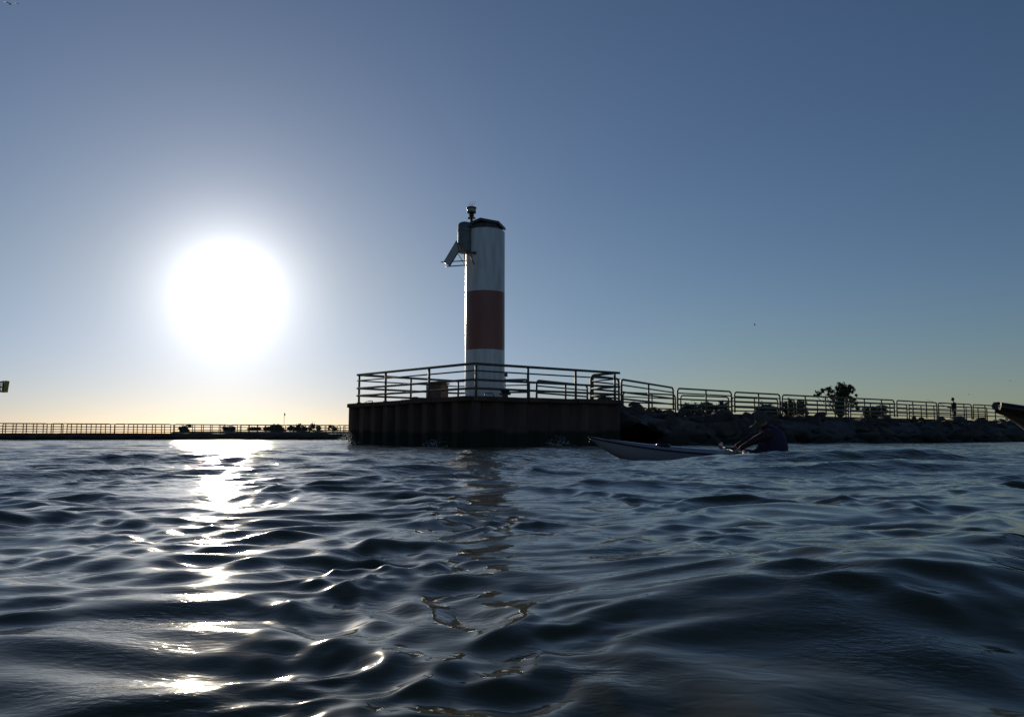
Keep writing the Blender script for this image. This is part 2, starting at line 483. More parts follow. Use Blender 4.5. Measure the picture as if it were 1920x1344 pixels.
# ------------------------------------------------------------------ railings
RH = 1.10
LEV = (1.0, 0.79, 0.52, 0.26)
def path_len(path): return sum((Vector(b) - Vector(a)).length for a, b in zip(path, path[1:]))
def path_at(path, s):
    for a, b in zip(path, path[1:]):
        a = Vector(a); b = Vector(b); L = (b - a).length
        if s <= L: return a + (b - a) * (s / L)
        s -= L
    return Vector(path[-1])
def railing(path, posts, label, group, round0=True, round1=True, z=DECK, h=RH, levels=LEV, rt=0.040, detail=8, over=0.0, thin=0.65):
    """path: list of (x,y); posts: distances along it"""
    L = path_len(path); o3 = Vector((path[0][0], path[0][1], z))
    root = empty('railing', o3); tag(root, label, 'railing', group)
    P = lambda s, zz: Vector((*path_at(path, s), z + zz)) - o3
    # top rail; its ends bend down into end posts where round
    knots = []
    s = 0.0; inner = []
    for a, b in zip(path, path[1:]):
        s += (Vector(b) - Vector(a)).length; inner.append(s)
    inner = inner[:-1]
    cr = 0.16
    pts = []
    if round0:
        pts += [P(0, 0), P(0, h - cr), P(0.05, h - 0.05), P(cr, h)]
    else:
        a = Vector(path[0]); b = Vector(path[1]); d = (a - b).normalized() * over
        pts += [P(0, h) + Vector((d.x, d.y, 0))]
    for k in inner:
        pts += [P(k - .25, h), P(k - .06, h), P(k + .06, h), P(k + .25, h)]
    if round1:
        pts += [P(L - cr, h), P(L - 0.05, h - 0.05), P(L, h - cr), P(L, 0)]
    else:
        a = Vector(path[-1]); b = Vector(path[-2]); d = (a - b).normalized() * over
        pts += [P(L, h) + Vector((d.x, d.y, 0))]
    MB().tube(pts, rt * 1.15, detail).build('top_rail', M_rail, root)
    for li, lv in enumerate(levels[1:]):
        rr = rt * (thin if li == 0 else 1.0)
        q = []
        a = Vector(path[0]); b = Vector(path[1]); d = (a - b).normalized() * (0 if round0 else over)
        q.append(P(0, h * lv) + Vector((d.x, d.y, 0)))
        for k in inner: q += [P(k - .05, h * lv), P(k + .05, h * lv)]
        a = Vector(path[-1]); b = Vector(path[-2]); d = (a - b).normalized() * (0 if round1 else over)
        q.append(P(L, h * lv) + Vector((d.x, d.y, 0)))
        MB().tube(q, rr, detail).build('rail', M_rail, root)
    for sp in posts:
        mb = MB().tube([P(sp, 0), P(sp, h)], rt * 1.1, detail)
        if detail > 6:
            mb.box(P(sp, 0.012), (0.15, 0.15, 0.024))
        mb.build('post', M_rail, root)
    return root

def rp(px, py): 
    """point on the ground plan under a top rail seen at photo px, py (rail top 1.10 above the deck)"""
    v = (672 - py) / 1495.0; z = DECK + RH - EYE
    Y = z / math.tan(PITCH + math.atan(v)); return (xat(px, py, Y), Y)
GH = 'railings round the pier head'
pA0, pA1, pB1 = rp(673, 702.5), rp(888, 681.5), rp(1158, 699)
LA = math.hypot(pA1[0] - pA0[0], pA1[1] - pA0[1]); LB = math.hypot(pB1[0] - pA1[0], pB1[1] - pA1[1])
def frac(pa, pb, px):
    # distance along pa->pb where the column px is crossed
    k = (px - 960) / 1495.0 / 0.995
    dx, dy = pb[0] - pa[0], pb[1] - pa[1]
    t = (k * pa[1] - pa[0]) / (dx - k * dy); return t * math.hypot(dx, dy)
railing([pA0, pA1, pB1], [frac(pA0, pA1, 674.5), frac(pA0, pA1, 724), frac(pA0, pA1, 805), LA + 0.10,
        LA + frac(pA1, pB1, 990), LA + frac(pA1, pB1, 1079), LA + LB - 0.15],
        'front railing bending round the pier head in front of the tower', GH, False, False, over=0.10)
pC1 = rp(1108, 703.5)
railing([(pB1[0] - .05, pB1[1] + .10), pC1], [0.08], 'short return railing at the right end of the pier head', GH, False, True)
pD1 = rp(858, 714.5); pD2 = rp(992, 711.5)
railing([(pA0[0] - .02, pA0[1] + .12), pD1, pD2], [1.2 * 1.0 + frac(pA0, pD1, 770) - 1.2, frac(pA0, pD1, 857)],
        'rear railing on the far edge of the pier head behind the tower', GH, False, True, over=0.05)

GP = 'railing sections along the near edge of the pier'
near_px = [(1111, 704.5, 1160, 710.5, []), (1165, 711.2, 1262, 727, [1215]), (1270, 728, 1371, 734, [1322]), (1377, 735, 1462, 739.5, [1420]),
           (1466.5, 740.2, 1676, 750.2, [1507, 1545, 1582, 1617, 1649]), (1681, 750.8, 1756, 755.0, [1707, 1732]), (1759, 755.2, 1821, 758.2, [1781, 1802]),
           (1824, 758.4, 1885, 761.6, [1841, 1860]), (1888, 761.8, 1948, 764.4, [1905, 1925])]
nl = ['narrow tube railing section where the pier joins the pier head', 'wide railing section just right of the pier head, sky showing through its upper half',
      'railing section with a green bush line behind it, second right of the pier head', 'railing section directly above the hat of the kayaker',
      'long railing section in front of the tall shoreline tree', 'railing section between the tall tree and the angler, rod tip above it',
      'railing section directly behind the angler', 'railing section between the angler and the dark kayak bow', 'railing section hidden partly behind the dark kayak bow']
near_roots = []
for (x0, y0, x1, y1, ps), lb in zip(near_px, nl):
    a, b = rp(x0, y0), rp(x1, y1)
    near_roots.append(railing([a, b], [frac(a, b, p) for p in ps], lb, GP, thin=0.8))
GF = 'railing sections along the far edge of the pier'
far_px = [(1006, 713, 1101, 722.5, [1060]), (1168, 735.5, 1266, 740.2, [1221]), (1276, 741.2, 1366, 744.4, [1322]), (1372, 744.8, 1458, 748.2, [1412]),
          (1478, 748.8, 1489, 749.3, []), (1494, 749.8, 1590, 754.4, [1529, 1562]), (1594, 754.8, 1700, 758.6, [1628, 1664]), (1704, 759, 1782, 762, [1722, 1746]), (1786, 762.2, 1850, 764.6, [1806, 1828])]
fl = ['far side railing section starting just right of the tower', 'far side railing section behind the first wide near section', 'far side railing section seen inside the bush-backed near section',
      'far side railing section behind the one above the kayaker', 'very narrow far side railing section left of the tall tree', 'far side railing section under the crown of the tall tree',
      'far side railing section just right of the tall tree', 'far side railing section left of the angler', 'far side railing section right of the angler']
for (x0, y0, x1, y1, ps), lb in zip(far_px, fl):
    a, b = rp(x0, y0), rp(x1, y1)
    railing([a, b], [frac(a, b, p) for p in ps], lb, GF, thin=0.8)

# ------------------------------------------------------------------ things on the head
TX, TY = xat(909, 700, 29.4), 29.4
TR = 0.735
zb1, zb2, zt = zat(654, TY - TR), zat(543.5, TY - TR), zat(434, TY)
tower = empty('light_tower', (TX, TY, DECK - .06))
tag(tower, 'white cylindrical harbour light tower with one broad dark red band', 'light tower')
b0 = DECK - .06
M_tower = tower_paint(zb1 - b0, zb2 - b0)
H = zt - b0
MB().lathe([(TR + .10, 0), (TR + .10, .05), (TR, .052), (TR, H - .05), (TR - .04, H - .012), (TR - .10, H)], n=96).build('tower_body', M_tower, tower, 40)
for k in range(16):
    a = k * math.pi / 8; MB().lathe([(.022, .05), (.022, .09)], (math.cos(a) * (TR + .06), math.sin(a) * (TR + .06), 0), 6).build('anchor_bolt', M_steel, tower)
# low pitched roof plate over the hatch, carried on short stubs
rw, rd = 0.60, 0.55
Rm = Matrix.Rotation(R(-14), 3, 'Z')
roof = MB()
def gable(w0, w1, d, zr, ze, th):
    pts = []
    for y in (-d, d):
        pts += [(-w0, y, ze), (-.05, y, zr), (w1, y, ze - .03), (w1, y, ze - .03 - th), (-.05, y, zr - th), (-w0, y, ze - th)]
    fs = [(0, 1, 7, 6), (1, 2, 8, 7), (2, 3, 9, 8), (3, 4, 10, 9), (4, 5, 11, 10), (5, 0, 6, 11), (5, 4, 1, 0), (4, 3, 2, 1), (6, 7, 10, 11), (7, 8, 9, 10)]
    return [Rm @ Vector(p) for p in pts], fs
g = gable(.50, .66, .5, H + .40, H + .25, .10)
roof.add(*g)
rf = roof.build('roof', M_dark, tower)
st = MB()
for x, y in ((-.38, -.38), (.5, -.38), (-.38, .38), (.5, .38), (0, -.42)):
    p = Rm @ Vector((x, y, 0)); st.box((p.x, p.y, H + .10), (.08, .08, .24), Rm)
st.box((.06, 0, H + .11), (.98, .84, .24), Rm, .01)  # dark block filling the gap between the stubs, stands in for shade under the roof
st.build('roof_support_dark_fill', M_dark, tower)
# grey drum (fog signal) bolted to the tower's left shoulder
def tl(px, py, Y): return at(px, py, Y) - Vector((TX, TY, b0))
dY = TY - 0.42
dc = tl(871.5, 445, dY); z0 = tl(871, 474, dY).z; z1 = tl(871, 417, dY).z; dr_ = .262
MB().lathe([(dr_ - .03, z0), (dr_, z0 + .03), (dr_, z0 + .28), (dr_ + .012, z0 + .285), (dr_ + .012, z0 + .36), (dr_, z0 + .365), (dr_, z0 + .78),
            (dr_ + .015, z0 + .785), (dr_ + .015, z0 + .84), (dr_, z0 + .845), (dr_ - .005, z1 - .12), (dr_ - .05, z1 - .04), (dr_ - .14, z1)],
           (dc.x, dc.y, 0), 40).build('fog_signal_drum', M_drum, tower, 35)
br = MB()
br.tube([tl(881, 478, TY - .55), tl(889, 496, TY - .70)], .018)
br.build('drum_brace', M_dark, tower); br = MB()
br.tube([tl(872, 474, TY - .5), tl(872, 490, TY - .45)], .022)
br.build('drum_bracket', M_dark, tower); br = MB()
br.box(tl(884, 474, TY - .68), (.34, .10, .07))
br.build('mounting_plate', M_dark, tower); br = MB()
br.box(tl(880, 424, TY - .62), (.16, .12, .05))
br.build('mounting_plate', M_dark, tower)
# solar panel leaning out to the left on two arms
pY = TY - .30
A_, B_, C_, D_ = tl(856, 452, pY - .1), tl(832.5, 491.5, pY - .1), tl(843.5, 498, pY - .55), tl(861, 470, pY - .55)
def slab4(q, th):
    nrm = (q[1] - q[0]).cross(q[3] - q[0]).normalized() * th
    v = list(q) + [p + nrm for p in q]
    return v, [(0, 1, 2, 3), (7, 6, 5, 4), (0, 4, 5, 1), (1, 5, 6, 2), (2, 6, 7, 3), (3, 7, 4, 0)]
M_pan = mat('panel_backing', (0.45, 0.42, 0.34), 0.5, color2=(0.36, 0.33, 0.27), scale=4)
sp_ = MB(); sp_.add(*slab4([A_, B_, C_, D_], .025)); spo = sp_.build('solar_panel', M_pan, tower)
fr = MB()
for a, b in ((A_, B_), (B_, C_), (C_, D_), (D_, A_)): fr.tube([a, b], .022, 6)
fr.build('panel_frame', M_dark, spo)
ar = MB()
ar.tube([tl(827, 491.6, pY - .15), tl(874, 489, pY - .15)], .020)
ar.tube([tl(836, 499.8, pY - .6), tl(874, 497.2, pY - .5)], .020)
ar.tube([tl(857, 473, pY - .55), tl(873, 499, pY - .50)], .012)
ar.tube([tl(871, 476, pY - .3), tl(871, 499, pY - .3)], .012)
ar.build('panel_arm', M_dark, tower)
# flashing lantern on its mast
LY = TY - .30
lc = tl(884, 400, LY); lz = lambda py: tl(884, py, LY).z
MB().lathe([(.055, lz(432)), (.05, lz(414)), (.045, lz(411))], (lc.x, lc.y, 0), 16).build('lantern_mast', M_steel, tower)
MB().lathe([(.05, lz(411.2)), (.15, lz(409.8)), (.15, lz(408.2)), (.06, lz(407.4)), (.10, lz(405)), (.10, lz(403.5)), (.07, lz(402.5)), (.12, lz(400.5)), (.175, lz(399.5)), (.175, lz(398.2))],
           (lc.x, lc.y, 0), 32).build('lantern_base', M_dark, tower, 35)
M_lens = mat('lantern_lens', (0.30, 0.33, 0.22), 0.12, ior=1.5, color2=(0.42, 0.42, 0.3), scale=9)
MB().lathe([(.16, lz(398.1)), (.172, lz(396)), (.155, lz(394.8)), (.172, lz(393.4)), (.155, lz(392))], (lc.x, lc.y, 0), 32).build('lantern_lens', M_lens, tower)
lcap = MB().lathe([(.17, lz(391.9)), (.19, lz(390.6)), (.18, lz(389.2)), (.09, lz(388.2)), (.02, lz(387.6))], (lc.x, lc.y, 0), 32).build('lantern_cap', M_dark, tower)
spk = MB()
for dx, dy, ln in ((-.06, .02, .16), (-.02, -.04, .20), (.05, 0, .24), (.12, .03, .24), (.02, .06, .15), (-.1, -.02, .10)):
    b_ = Vector((lc.x + dx * .3, lc.y + dy * .3, lz(388.4))); spk.tube([b_, b_ + Vector((dx, dy, ln))], .004, 4)
spk.build('bird_spikes', M_dark, lcap)
bb = tl(950, 703, TY); MB().box(bb - Vector((.03, 0, 0)), (.13, .10, .13), None, .01).build('junction_box', M_steel, tower)
cd = MB(); cd.tube([tl(947.3, 707, TY - .05), tl(947.3, 745, TY - .05)], .018, 6); cd.build('conduit', M_steel, tower)

# equipment box
bx0, bx1 = xat(797, 730, 31.0), xat(841, 730, 31.0)
bc = Vector(((bx0 + bx1) / 2, 31.2, DECK - .06)); bh = zat(717.5, 31) - bc.z
box = empty('equipment_box', bc, R(-24)); tag(box, 'brown steel equipment box standing on the pier head left of the tower', 'equipment box')
M_box = mat('brown_box_paint', (0.075, 0.05, 0.045), 0.6, color2=(0.12, 0.085, 0.07), scale=4)
MB().box((0, 0, bh / 2 - .03), (.66, .62, bh - .06), None, .015).build('cabinet_body', M_box, box)
MB().box((0, 0, bh - .02), (.74, .70, .055), None, .012).build('lid', M_box, box)
dr2 = MB().box((.0, -.318, bh / 2 - .02), (.52, .02, bh - .24)).build('door', M_box, box)
MB().tube([(.18, -.345, bh / 2 - .06), (.18, -.345, bh / 2 + .06)], .01, 6).build('handle', M_steel, dr2)

# bollard right of the tower
bpos = Vector((xat(947, 735, 27.9), 27.9, DECK - .02))
bo = empty('mooring_bollard', bpos); tag(bo, 'dark iron mooring bollard beside the right foot of the tower', 'bollard')
MB().lathe([(.16, -.02), (.16, .03), (.115, .05), (.10, .22), (.14, .27), (.17, .31), (.15, .345)], n=24).build('post', M_dark, bo, 35)
MB().tube([(-.2, 0, .20), (.2, 0, .20)], .035, 10).build('cross_pin', M_dark, bo)

def grab(px0, px1, pytop, Y, label, tilt=0.0, h=.13):
    a = Vector((xat(px0, 740, Y), Y, DECK - .03)); b = Vector((xat(px1, 740, Y + tilt), Y + tilt, DECK - .03))
    z = zat(pytop, Y) - a.z; d = (b - a)
    root = MB().tube([(0, 0, 0), (0, 0, z - .04), d * .10 + Vector((0, 0, z)), d * .90 + Vector((0, 0, z)), d + Vector((0, 0, z - .04)), d + Vector((0, 0, 0))], .017, 8).build('grab_handle', M_steel, loc=a)
    tag(root, label, 'grab handle', 'ladder grab handles on the pier head')
grab(686, 699, 752.2, 30.95, 'steel grab handle on the wall top at the left end of the pier head', -.45)
grab(909, 925, 736.5, 26.4, 'steel grab handle standing in front of the tower base', .25)
# small lifting lug seen on the wall top between the left posts
lug = MB().box((0, 0, .05), (.22, .12, .12), None, .03).build('lifting_lug', M_rust, loc=(xat(779, 745, 28.4), 28.4, DECK + .0))
tag(lug, 'rusty lifting lug on the wall top below the second railing post', 'lug')

# ------------------------------------------------------------------ boulders
rng = random.Random(7)
rub = MB()      # packed rubble under the boulders
nv = []
offs = ((0.0, DECK - .30), (1.4, 1.05), (2.8, .45), (4.6, -.6), (7, -3))
for i, p in enumerate(NEAR):
    a = Vector(NEAR[max(i - 1, 0)]); b = Vector(NEAR[min(i + 1, len(NEAR) - 1)]); d = (b - a).normalized(); nrm = Vector((d.y, -d.x))
    for o_, z_ in offs: nv.append((p[0] + nrm.x * o_, p[1] + nrm.y * o_, z_))
k = len(offs)
nf = [(i * k + j, i * k + j + 1, (i + 1) * k + j + 1, (i + 1) * k + j) for i in range(len(NEAR) - 1) for j in range(k - 1)]
rub.add(nv, nf); tag(rub.build('rubble_slope_ground', M_rock), kind='structure')
protos = []
for s in range(9):
    bm = bmesh.new(); bmesh.ops.create_icosphere(bm, subdivisions=3, radius=0.5)
    cuts = [(Vector((rng.gauss(0, 1), rng.gauss(0, 1), rng.gauss(0, 1))).normalized(), rng.uniform(.24, .40)) for _ in range(14)]
    for v_ in bm.verts:
        for n_, d_ in cuts:
            e = v_.co.dot(n_) - d_
            if e > 0: v_.co -= n_ * e * .92
        nn = noise.noise(v_.co * 3.1 + Vector((s * 7, 0, 0)))
        v_.co *= 1 + .10 * nn
    me = bpy.data.meshes.new('boulder'); bm.to_mesh(me); bm.free(); me.materials.append(M_rock)
    me.polygons.foreach_set('use_smooth', [True] * len(me.polygons))
    try: me.set_sharp_from_angle(angle=R(28))
    except Exception: pass
    protos.append(me)
total = path_len(NEAR[:-1])
where = [(8, 'where the pier joins its wider head'), (14, 'on the slope left of the kayaker'), (24, 'on the slope behind the kayaker'),
         (36, 'on the slope below the tall shoreline tree'), (44, 'on the slope left of the angler'), (200, 'on the slope right of the angler')]
cnt = 0
s_ = -0.6
def path_dir(path, s):
    a = path_at(path, max(s - .5, 0)); b = path_at(path, s + .5); return (b - a).normalized()
while s_ < 58 and cnt < 270:
    for row, (off, zz) in enumerate(((0.30, DECK - .14), (1.15, 1.12), (2.3, .72), (3.3, .34), (4.2, 0.0))):
        if s_ > 34 and row in (4,): pass
        s2 = s_ + rng.uniform(-.35, .35); c = path_at(NEAR, max(s2, .1)); d = path_dir(NEAR, max(s2, .1)); nn = Vector((d.y, -d.x))
        off2 = off + rng.uniform(-.3, .3)
        sz = rng.choice((rng.uniform(.65, 1.0), rng.uniform(1.0, 1.45), rng.uniform(1.2, 1.8))) * (1.0 if row else .7)
        o = bpy.data.objects.new('boulder', rng.choice(protos)); COL.objects.link(o)
        o.location = (c.x + nn.x * off2, c.y + nn.y * off2, zz - .15 + rng.uniform(-.12, .18))
        o.scale = (sz * rng.uniform(.85, 1.3), sz * rng.uniform(.8, 1.1), sz * rng.uniform(.55, .85))
        o.rotation_euler = (rng.uniform(-.4, .4), rng.uniform(-.4, .4), rng.uniform(0, 6.28))
        wtxt = next(t for lim, t in where if s2 < lim)
        hh = ('upper', 'upper', 'middle', 'lower', 'lowest')[row]
        tag(o, 'dark boulder, %s row, %s' % (hh, wtxt), 'boulder', 'boulders heaped along the pier')
        cnt += 1
    s_ += 1.12

# ------------------------------------------------------------------ distant breakwater on the left
BW0, BW1 = Vector((-66.0, 93.5)), Vector((14.0, 127.0))
bd = (BW1 - BW0).normalized(); bn = Vector((bd.y, -bd.x))      # towards the camera
BZ = 0.84
bw = empty('breakwater', (BW0.x, BW0.y, 0)); tag(bw, 'low brown breakwater wall across the water on the left', 'breakwater')
LBW = (BW1 - BW0).length
vv = []; 
rng = random.Random(5)
N = 70
prof = ((0.35, -3), (0.30, .35), (0.22, .80), (-.15, 1.0), (-3.6, 1.0), (-3.7, -3))
for i in range(N + 1):
    p = BW0 + bd * (LBW * i / N) - bd * 25 * (1 if i == 0 else 0)
    for j, (o_, z_) in enumerate(prof):
        jz = rng.uniform(-.04, .05) if 0 < j < 5 else 0; jo = rng.uniform(-.06, .06)
        vv.append((p.x + bn.x * (o_ + jo) - BW0.x, p.y + bn.y * (o_ + jo) - BW0.y, z_ * (BZ / 1.0 if z_ > 0 else 1) + jz))
k = len(prof)
ff = [(i * k + j, i * k + j + 1, (i + 1) * k + j + 1, (i + 1) * k + j) for i in range(N) for j in range(k - 1)]
bwm = MB().add(vv, ff).build('breakwater_wall', M_conc2, bw)
ordn = ['first', 'second', 'third', 'fourth', 'fifth', 'sixth', 'seventh', 'eighth', 'ninth', 'tenth', 'eleventh', 'twelfth']
PIT = 6.95
# starting where the left frame edge cuts the breakwater
def bw_s(px):
    kk = (px - 960) / 1495.0 / .995
    return (kk * BW0.y - BW0.x) / (bd.x - kk * bd.y)
s0 = bw_s(-22)
for side, (off, shift, nm) in enumerate(((-.35, 0.0, 'near side'), (-3.1, 1.4, 'far side'))):
    s_ = s0 + shift; i = 0
    while s_ < bw_s(668) + side * 2 and i < 11:
        a = BW0 + bd * s_ + bn * off; b = BW0 + bd * (s_ + PIT - .45) + bn * off
        npost = 5
        railing([tuple(a), tuple(b)], [(PIT - .45) * (q + 1) / (npost + 1) for q in range(npost)],
                'thin tube railing section on the %s of the left breakwater, %s from the left' % (nm, ordn[i]), 'railing sections on the left breakwater',
                z=BZ, h=1.16, levels=(1.0, .70, .42, .18), rt=.05, detail=5, thin=1.0)
        s_ += PIT; i += 1

# yellow edged lattice basket on a mast at the left frame edge
gp = at(3, 725, 93.0)
mast = empty('marker_mast', (gp.x - 2.2, 93.0 + .4, BZ)); tag(mast, 'dark lattice basket with yellow edge board, high at the left picture edge', 'marker mast')
M_yel = mat('yellow_paint', (0.62, 0.45, 0.06), 0.5, color2=(0.5, 0.36, 0.05), scale=3)
mz = gp.z - BZ
lm = MB()
for sx, sy in ((-.25, -.25), (.25, -.25), (.25, .25), (-.25, .25)):
    lm.tube([(sx, sy, 0), (sx * .6, sy * .6, mz)], .04, 6)
for i in range(8):
    za, zb = mz * i / 8, mz * (i + 1) / 8
    f0, f1 = 1 - .4 * i / 8, 1 - .4 * (i + 1) / 8
    sg = 1 if i % 2 else -1
    for sy in (-.25, .25): lm.tube([(-.25 * f0 * sg, sy * f0, za), (.25 * f1 * sg, sy * f1, zb)], .022, 5)
    for sx in (-.25, .25): lm.tube([(sx * f0, -.25 * f0 * sg, za), (sx * f1, .25 * f1 * sg, zb)], .022, 5)
lm.build('lattice_pole', M_dark, mast)
lb = MB()
bl, brr = -2.2, 2.42
for zz in (-.62, -.02, .55):
    lb.tube([(bl, -.4, mz + zz), (brr, -.4, mz + zz + (.05 if zz > 0 else .12 if zz < -.3 else 0))], .05, 6)
    lb.tube([(bl, .4, mz + zz), (brr, .4, mz + zz + (.05 if zz > 0 else .12 if zz < -.3 else 0))], .04, 6)
x_ = bl
while x_ < brr:
    lb.tube([(x_, -.4, mz - .62), (x_, -.4, mz + .6)], .035, 6); lb.tube([(x_, .4, mz - .62), (x_, .4, mz + .6)], .035, 6)
    lb.tube([(x_, -.4, mz - .62), (x_, .4, mz - .62)], .03, 5); x_ += .62
lb.build('basket', M_dark, mast)
MB().box((brr + .05, 0, mz + .05), (.10, .8, 1.36), Matrix.Rotation(R(6), 3, 'Y')).build('edge_board', M_yel, mast)
MB().box((brr - .06, -.42, mz + .05), (.18, .06, 1.30)).build('end_post', M_dark, mast)

# ------------------------------------------------------------------ far shore and trees
land = MB()
def strip(pts, w, z):
    v = []; n = len(pts)
    for (x, y) in pts:
        v += [(x, y, -1), (x, y + w * .15, z * .7), (x, y + w * .5, z), (x, y + w, z)]
    return v, [(i * 4 + j, i * 4 + j + 1, (i + 1) * 4 + j + 1, (i + 1) * 4 + j) for i in range(n - 1) for j in range(3)]
land.add(*strip([(8, 150), (40, 146), (80, 150), (140, 160), (260, 190)], 60, 1.6))
land.add(*strip([(-176, 402), (-160, 400), (-120, 396), (-60, 396), (0, 400), (40, 405), (60, 410)], 80, 4.1))
tag(land.build('far_shore_land', M_land, auto=30), kind='structure')

def tree(name, base, clumps, label, leaf=.30, trunk_r=.16, seed=0, density=1.0, cat='tree', group=None, limbs=True):
    """clumps: (dx, dy, z, radius, n)"""
    g = random.Random(seed); root = empty(name, base); tag(root, label, cat, group)
    tm = MB()
    zmin = min(c[2] - c[3] for c in clumps); cx = sum(c[0] for c in clumps) / len(clumps)
    hub = Vector((cx * .35, 0, max(zmin * .8, .4)))
    tm.tube([(0, 0, -.5), (g.uniform(-.1, .1), 0, hub.z * .5), hub], [trunk_r * 1.3, trunk_r, trunk_r * .8], 8)
    for c in clumps:
        e = Vector((c[0], c[1], c[2])); mid = hub.lerp(e, .5) + Vector((g.uniform(-.2, .2), g.uniform(-.2, .2), g.uniform(0, .3)))
        tm.tube([hub, mid, e], [trunk_r * .5, trunk_r * .3, trunk_r * .12], 5)
        for _ in range(3):
            e2 = e + Vector((g.gauss(0, 1), g.gauss(0, 1), g.gauss(0, 1))).normalized() * c[3] * .9
            tm.tube([e, e2], [trunk_r * .12, trunk_r * .04], 4)
    tm.build('trunk', M_bark, root)
    cr = MB(); V = []; F = []
    for (dx, dy, z, r, n) in clumps:
        sub = [(Vector((g.gauss(0, .45), g.gauss(0, .45), g.gauss(0, .42))) * r, r * g.uniform(.28, .52)) for _ in range(max(5, int(n / 45)))]
        for _ in range(int(n * density)):
            c, rr = g.choice(sub)
            p = Vector((dx, dy, z)) + c + Vector((g.gauss(0, .55), g.gauss(0, .55), g.gauss(0, .5))) * rr
            a = Vector((g.gauss(0, 1), g.gauss(0, 1), g.gauss(0, 1))).normalized(); b = a.orthogonal().normalized()
            s = leaf * g.uniform(.5, 1.1); o = len(V)
            V += [p - a * s * .5, p + b * s * .28, p + a * s * .5, p - b * s * .28]; F.append((o, o + 1, o + 2, o + 3))
    cr.add(V, F); cr.build('crown', M_leaf, root)
    return root
TZ = 1.3
def px2(px, Y): return xat(px, 780, Y)
TD = 158.0
u = TD / 1495.0      # metres per photo pixel there
def C(px, py, rpx, n, x0): return ((px - x0) * u, 0, zat(py, TD) - TZ, rpx * u, n)
tree('shoreline_tree', (px2(1578, TD), TD, TZ),
     [C(1538, 737, 7, 160, 1578), C(1530, 742, 4, 50, 1578), C(1545, 733, 5, 90, 1578), C(1557, 731, 7, 240, 1578), C(1562, 742, 8, 260, 1578), C(1577, 731, 11, 1100, 1578), C(1590, 735, 10, 900, 1578),
      C(1594, 728, 6, 300, 1578), C(1580, 742, 12, 1000, 1578), C(1598, 748, 8, 380, 1578), C(1583, 755, 11, 700, 1578), C(1568, 754, 8, 260, 1578), C(1605, 757, 8, 260, 1578), C(1575, 765, 12, 400, 1578)],
     'tall dark leafy tree rising above the right-hand pier railing', leaf=.55, trunk_r=.28, seed=3)
bush_list = [(1195, 762, 9, 'low dark bush behind the railing nearest the pier head'), (1226, 763, 10, 'rounded low bush seen through the first wide railing section'),
             (1290, 757, 11, 'leafy bush behind the left end of the bush-backed railing section'), (1312, 757, 11, 'bush left of the mid post in the bush-backed railing section'),
             (1333, 755, 10, 'thin topped bush right of the mid post in the bush-backed railing section'), (1352, 755, 9, 'small bush behind the right end of the bush-backed railing section'),
             (1432, 757, 10, 'rounded tree top above the hat of the kayaker'), (1450, 760, 9, 'small bush just right of the kayaker hat'),
             (1483, 750, 10, 'wispy small tree left of the tall tree'), (1500, 750, 8, 'narrow wispy tree beside the first raised post'),
             (1634, 762, 10, 'low bush close to the right foot of the tall tree'), (1650, 760, 9, 'low bush between the tall tree and the next railing gap')]
for i, (px, py, rpx, lb_) in enumerate(bush_list):
    Y = 150 + (i % 4) * 5; uu = Y / 1495.0
    zc = zat(py + rpx * .6, Y) - TZ
    cl = [(0, 0, zc, rpx * .8 * uu, 420), (-rpx * 1.0 * uu, 0, zc - 4 * uu, rpx * .7 * uu, 300), (rpx * 1.0 * uu, 0, zc - 3 * uu, rpx * .7 * uu, 300), (0, 0, zc - 9 * uu, rpx * 1.2 * uu, 600), (-rpx * .8 * uu, 0, zc - 16 * uu, rpx * uu, 400), (rpx * .8 * uu, 0, zc - 16 * uu, rpx * uu, 400)]
    cl = [c for c in cl if c[2] > .3]
    tree('shoreline_bush' if i not in (6, 8, 9) else 'shoreline_tree', (px2(px, Y), Y, TZ), cl, lb_, leaf=.42, trunk_r=.10, density=2.0, seed=20 + i, cat='bush' if i not in (6, 8, 9) else 'tree', group='bushes and small trees behind the pier railings')
far_list = [(345, 813, 6, 'far low clump of trees left of the sun glitter'), (430, 812, 7, 'far small clump of trees above the middle of the glitter'), (478, 810, 8, 'far clump of trees just left of the highest far tree'),
            (519, 797, 8, 'highest far tree above the left breakwater, beside a thin pole'), (505, 800, 7, 'far tree touching the left side of the highest one'),
            (549, 799, 7, 'far rounded tree just right of the thin pole'), (562, 804, 8, 'far low tree right of the rounded one'), (590, 810, 8, 'far low clump of trees left of the pier head'), (625, 811, 8, 'far low clump of trees next to the pier head wall')]
for i, (px, py, rpx, lb_) in enumerate(far_list):
    Y = 430 + (i % 3) * 8; uu = Y / 1495.0; zb = 3.6
    zc = zat(py + rpx * .5, Y) - zb
    cl = [(0, 0, zc, rpx * .6 * uu, 260), (-rpx * 1.1 * uu, 0, zc - 2.5 * uu, rpx * .6 * uu, 200), (rpx * 1.2 * uu, 0, zc - 3 * uu, rpx * .6 * uu, 200), (-rpx * .5 * uu, 0, max(zc - 7 * uu, .6), rpx * 1.2 * uu, 300), (rpx * .8 * uu, 0, max(zc - 7 * uu, .6), rpx * 1.1 * uu, 300)]
    tree('distant_tree', (px2(px, Y), Y, zb), cl, lb_, leaf=1.0, density=3.0, trunk_r=.2, seed=60 + i, group='trees on the far shore beyond the left breakwater')
pp = at(532, 812, 430)
fp = empty('flagpole', (pp.x, 430, 1.9)); tag(fp, 'thin tall pole standing beside the highest tree on the far shore', 'pole')
MB().tube([(0, 0, 0), (0, 0, zat(773, 430) - 1.9)], [.16, .08], 6).build('pole', M_dark, fp)
MB().box((.3, 0, zat(777, 430) - 1.9), (.55, .05, 1.3)).build('pennant', M_dark, fp)

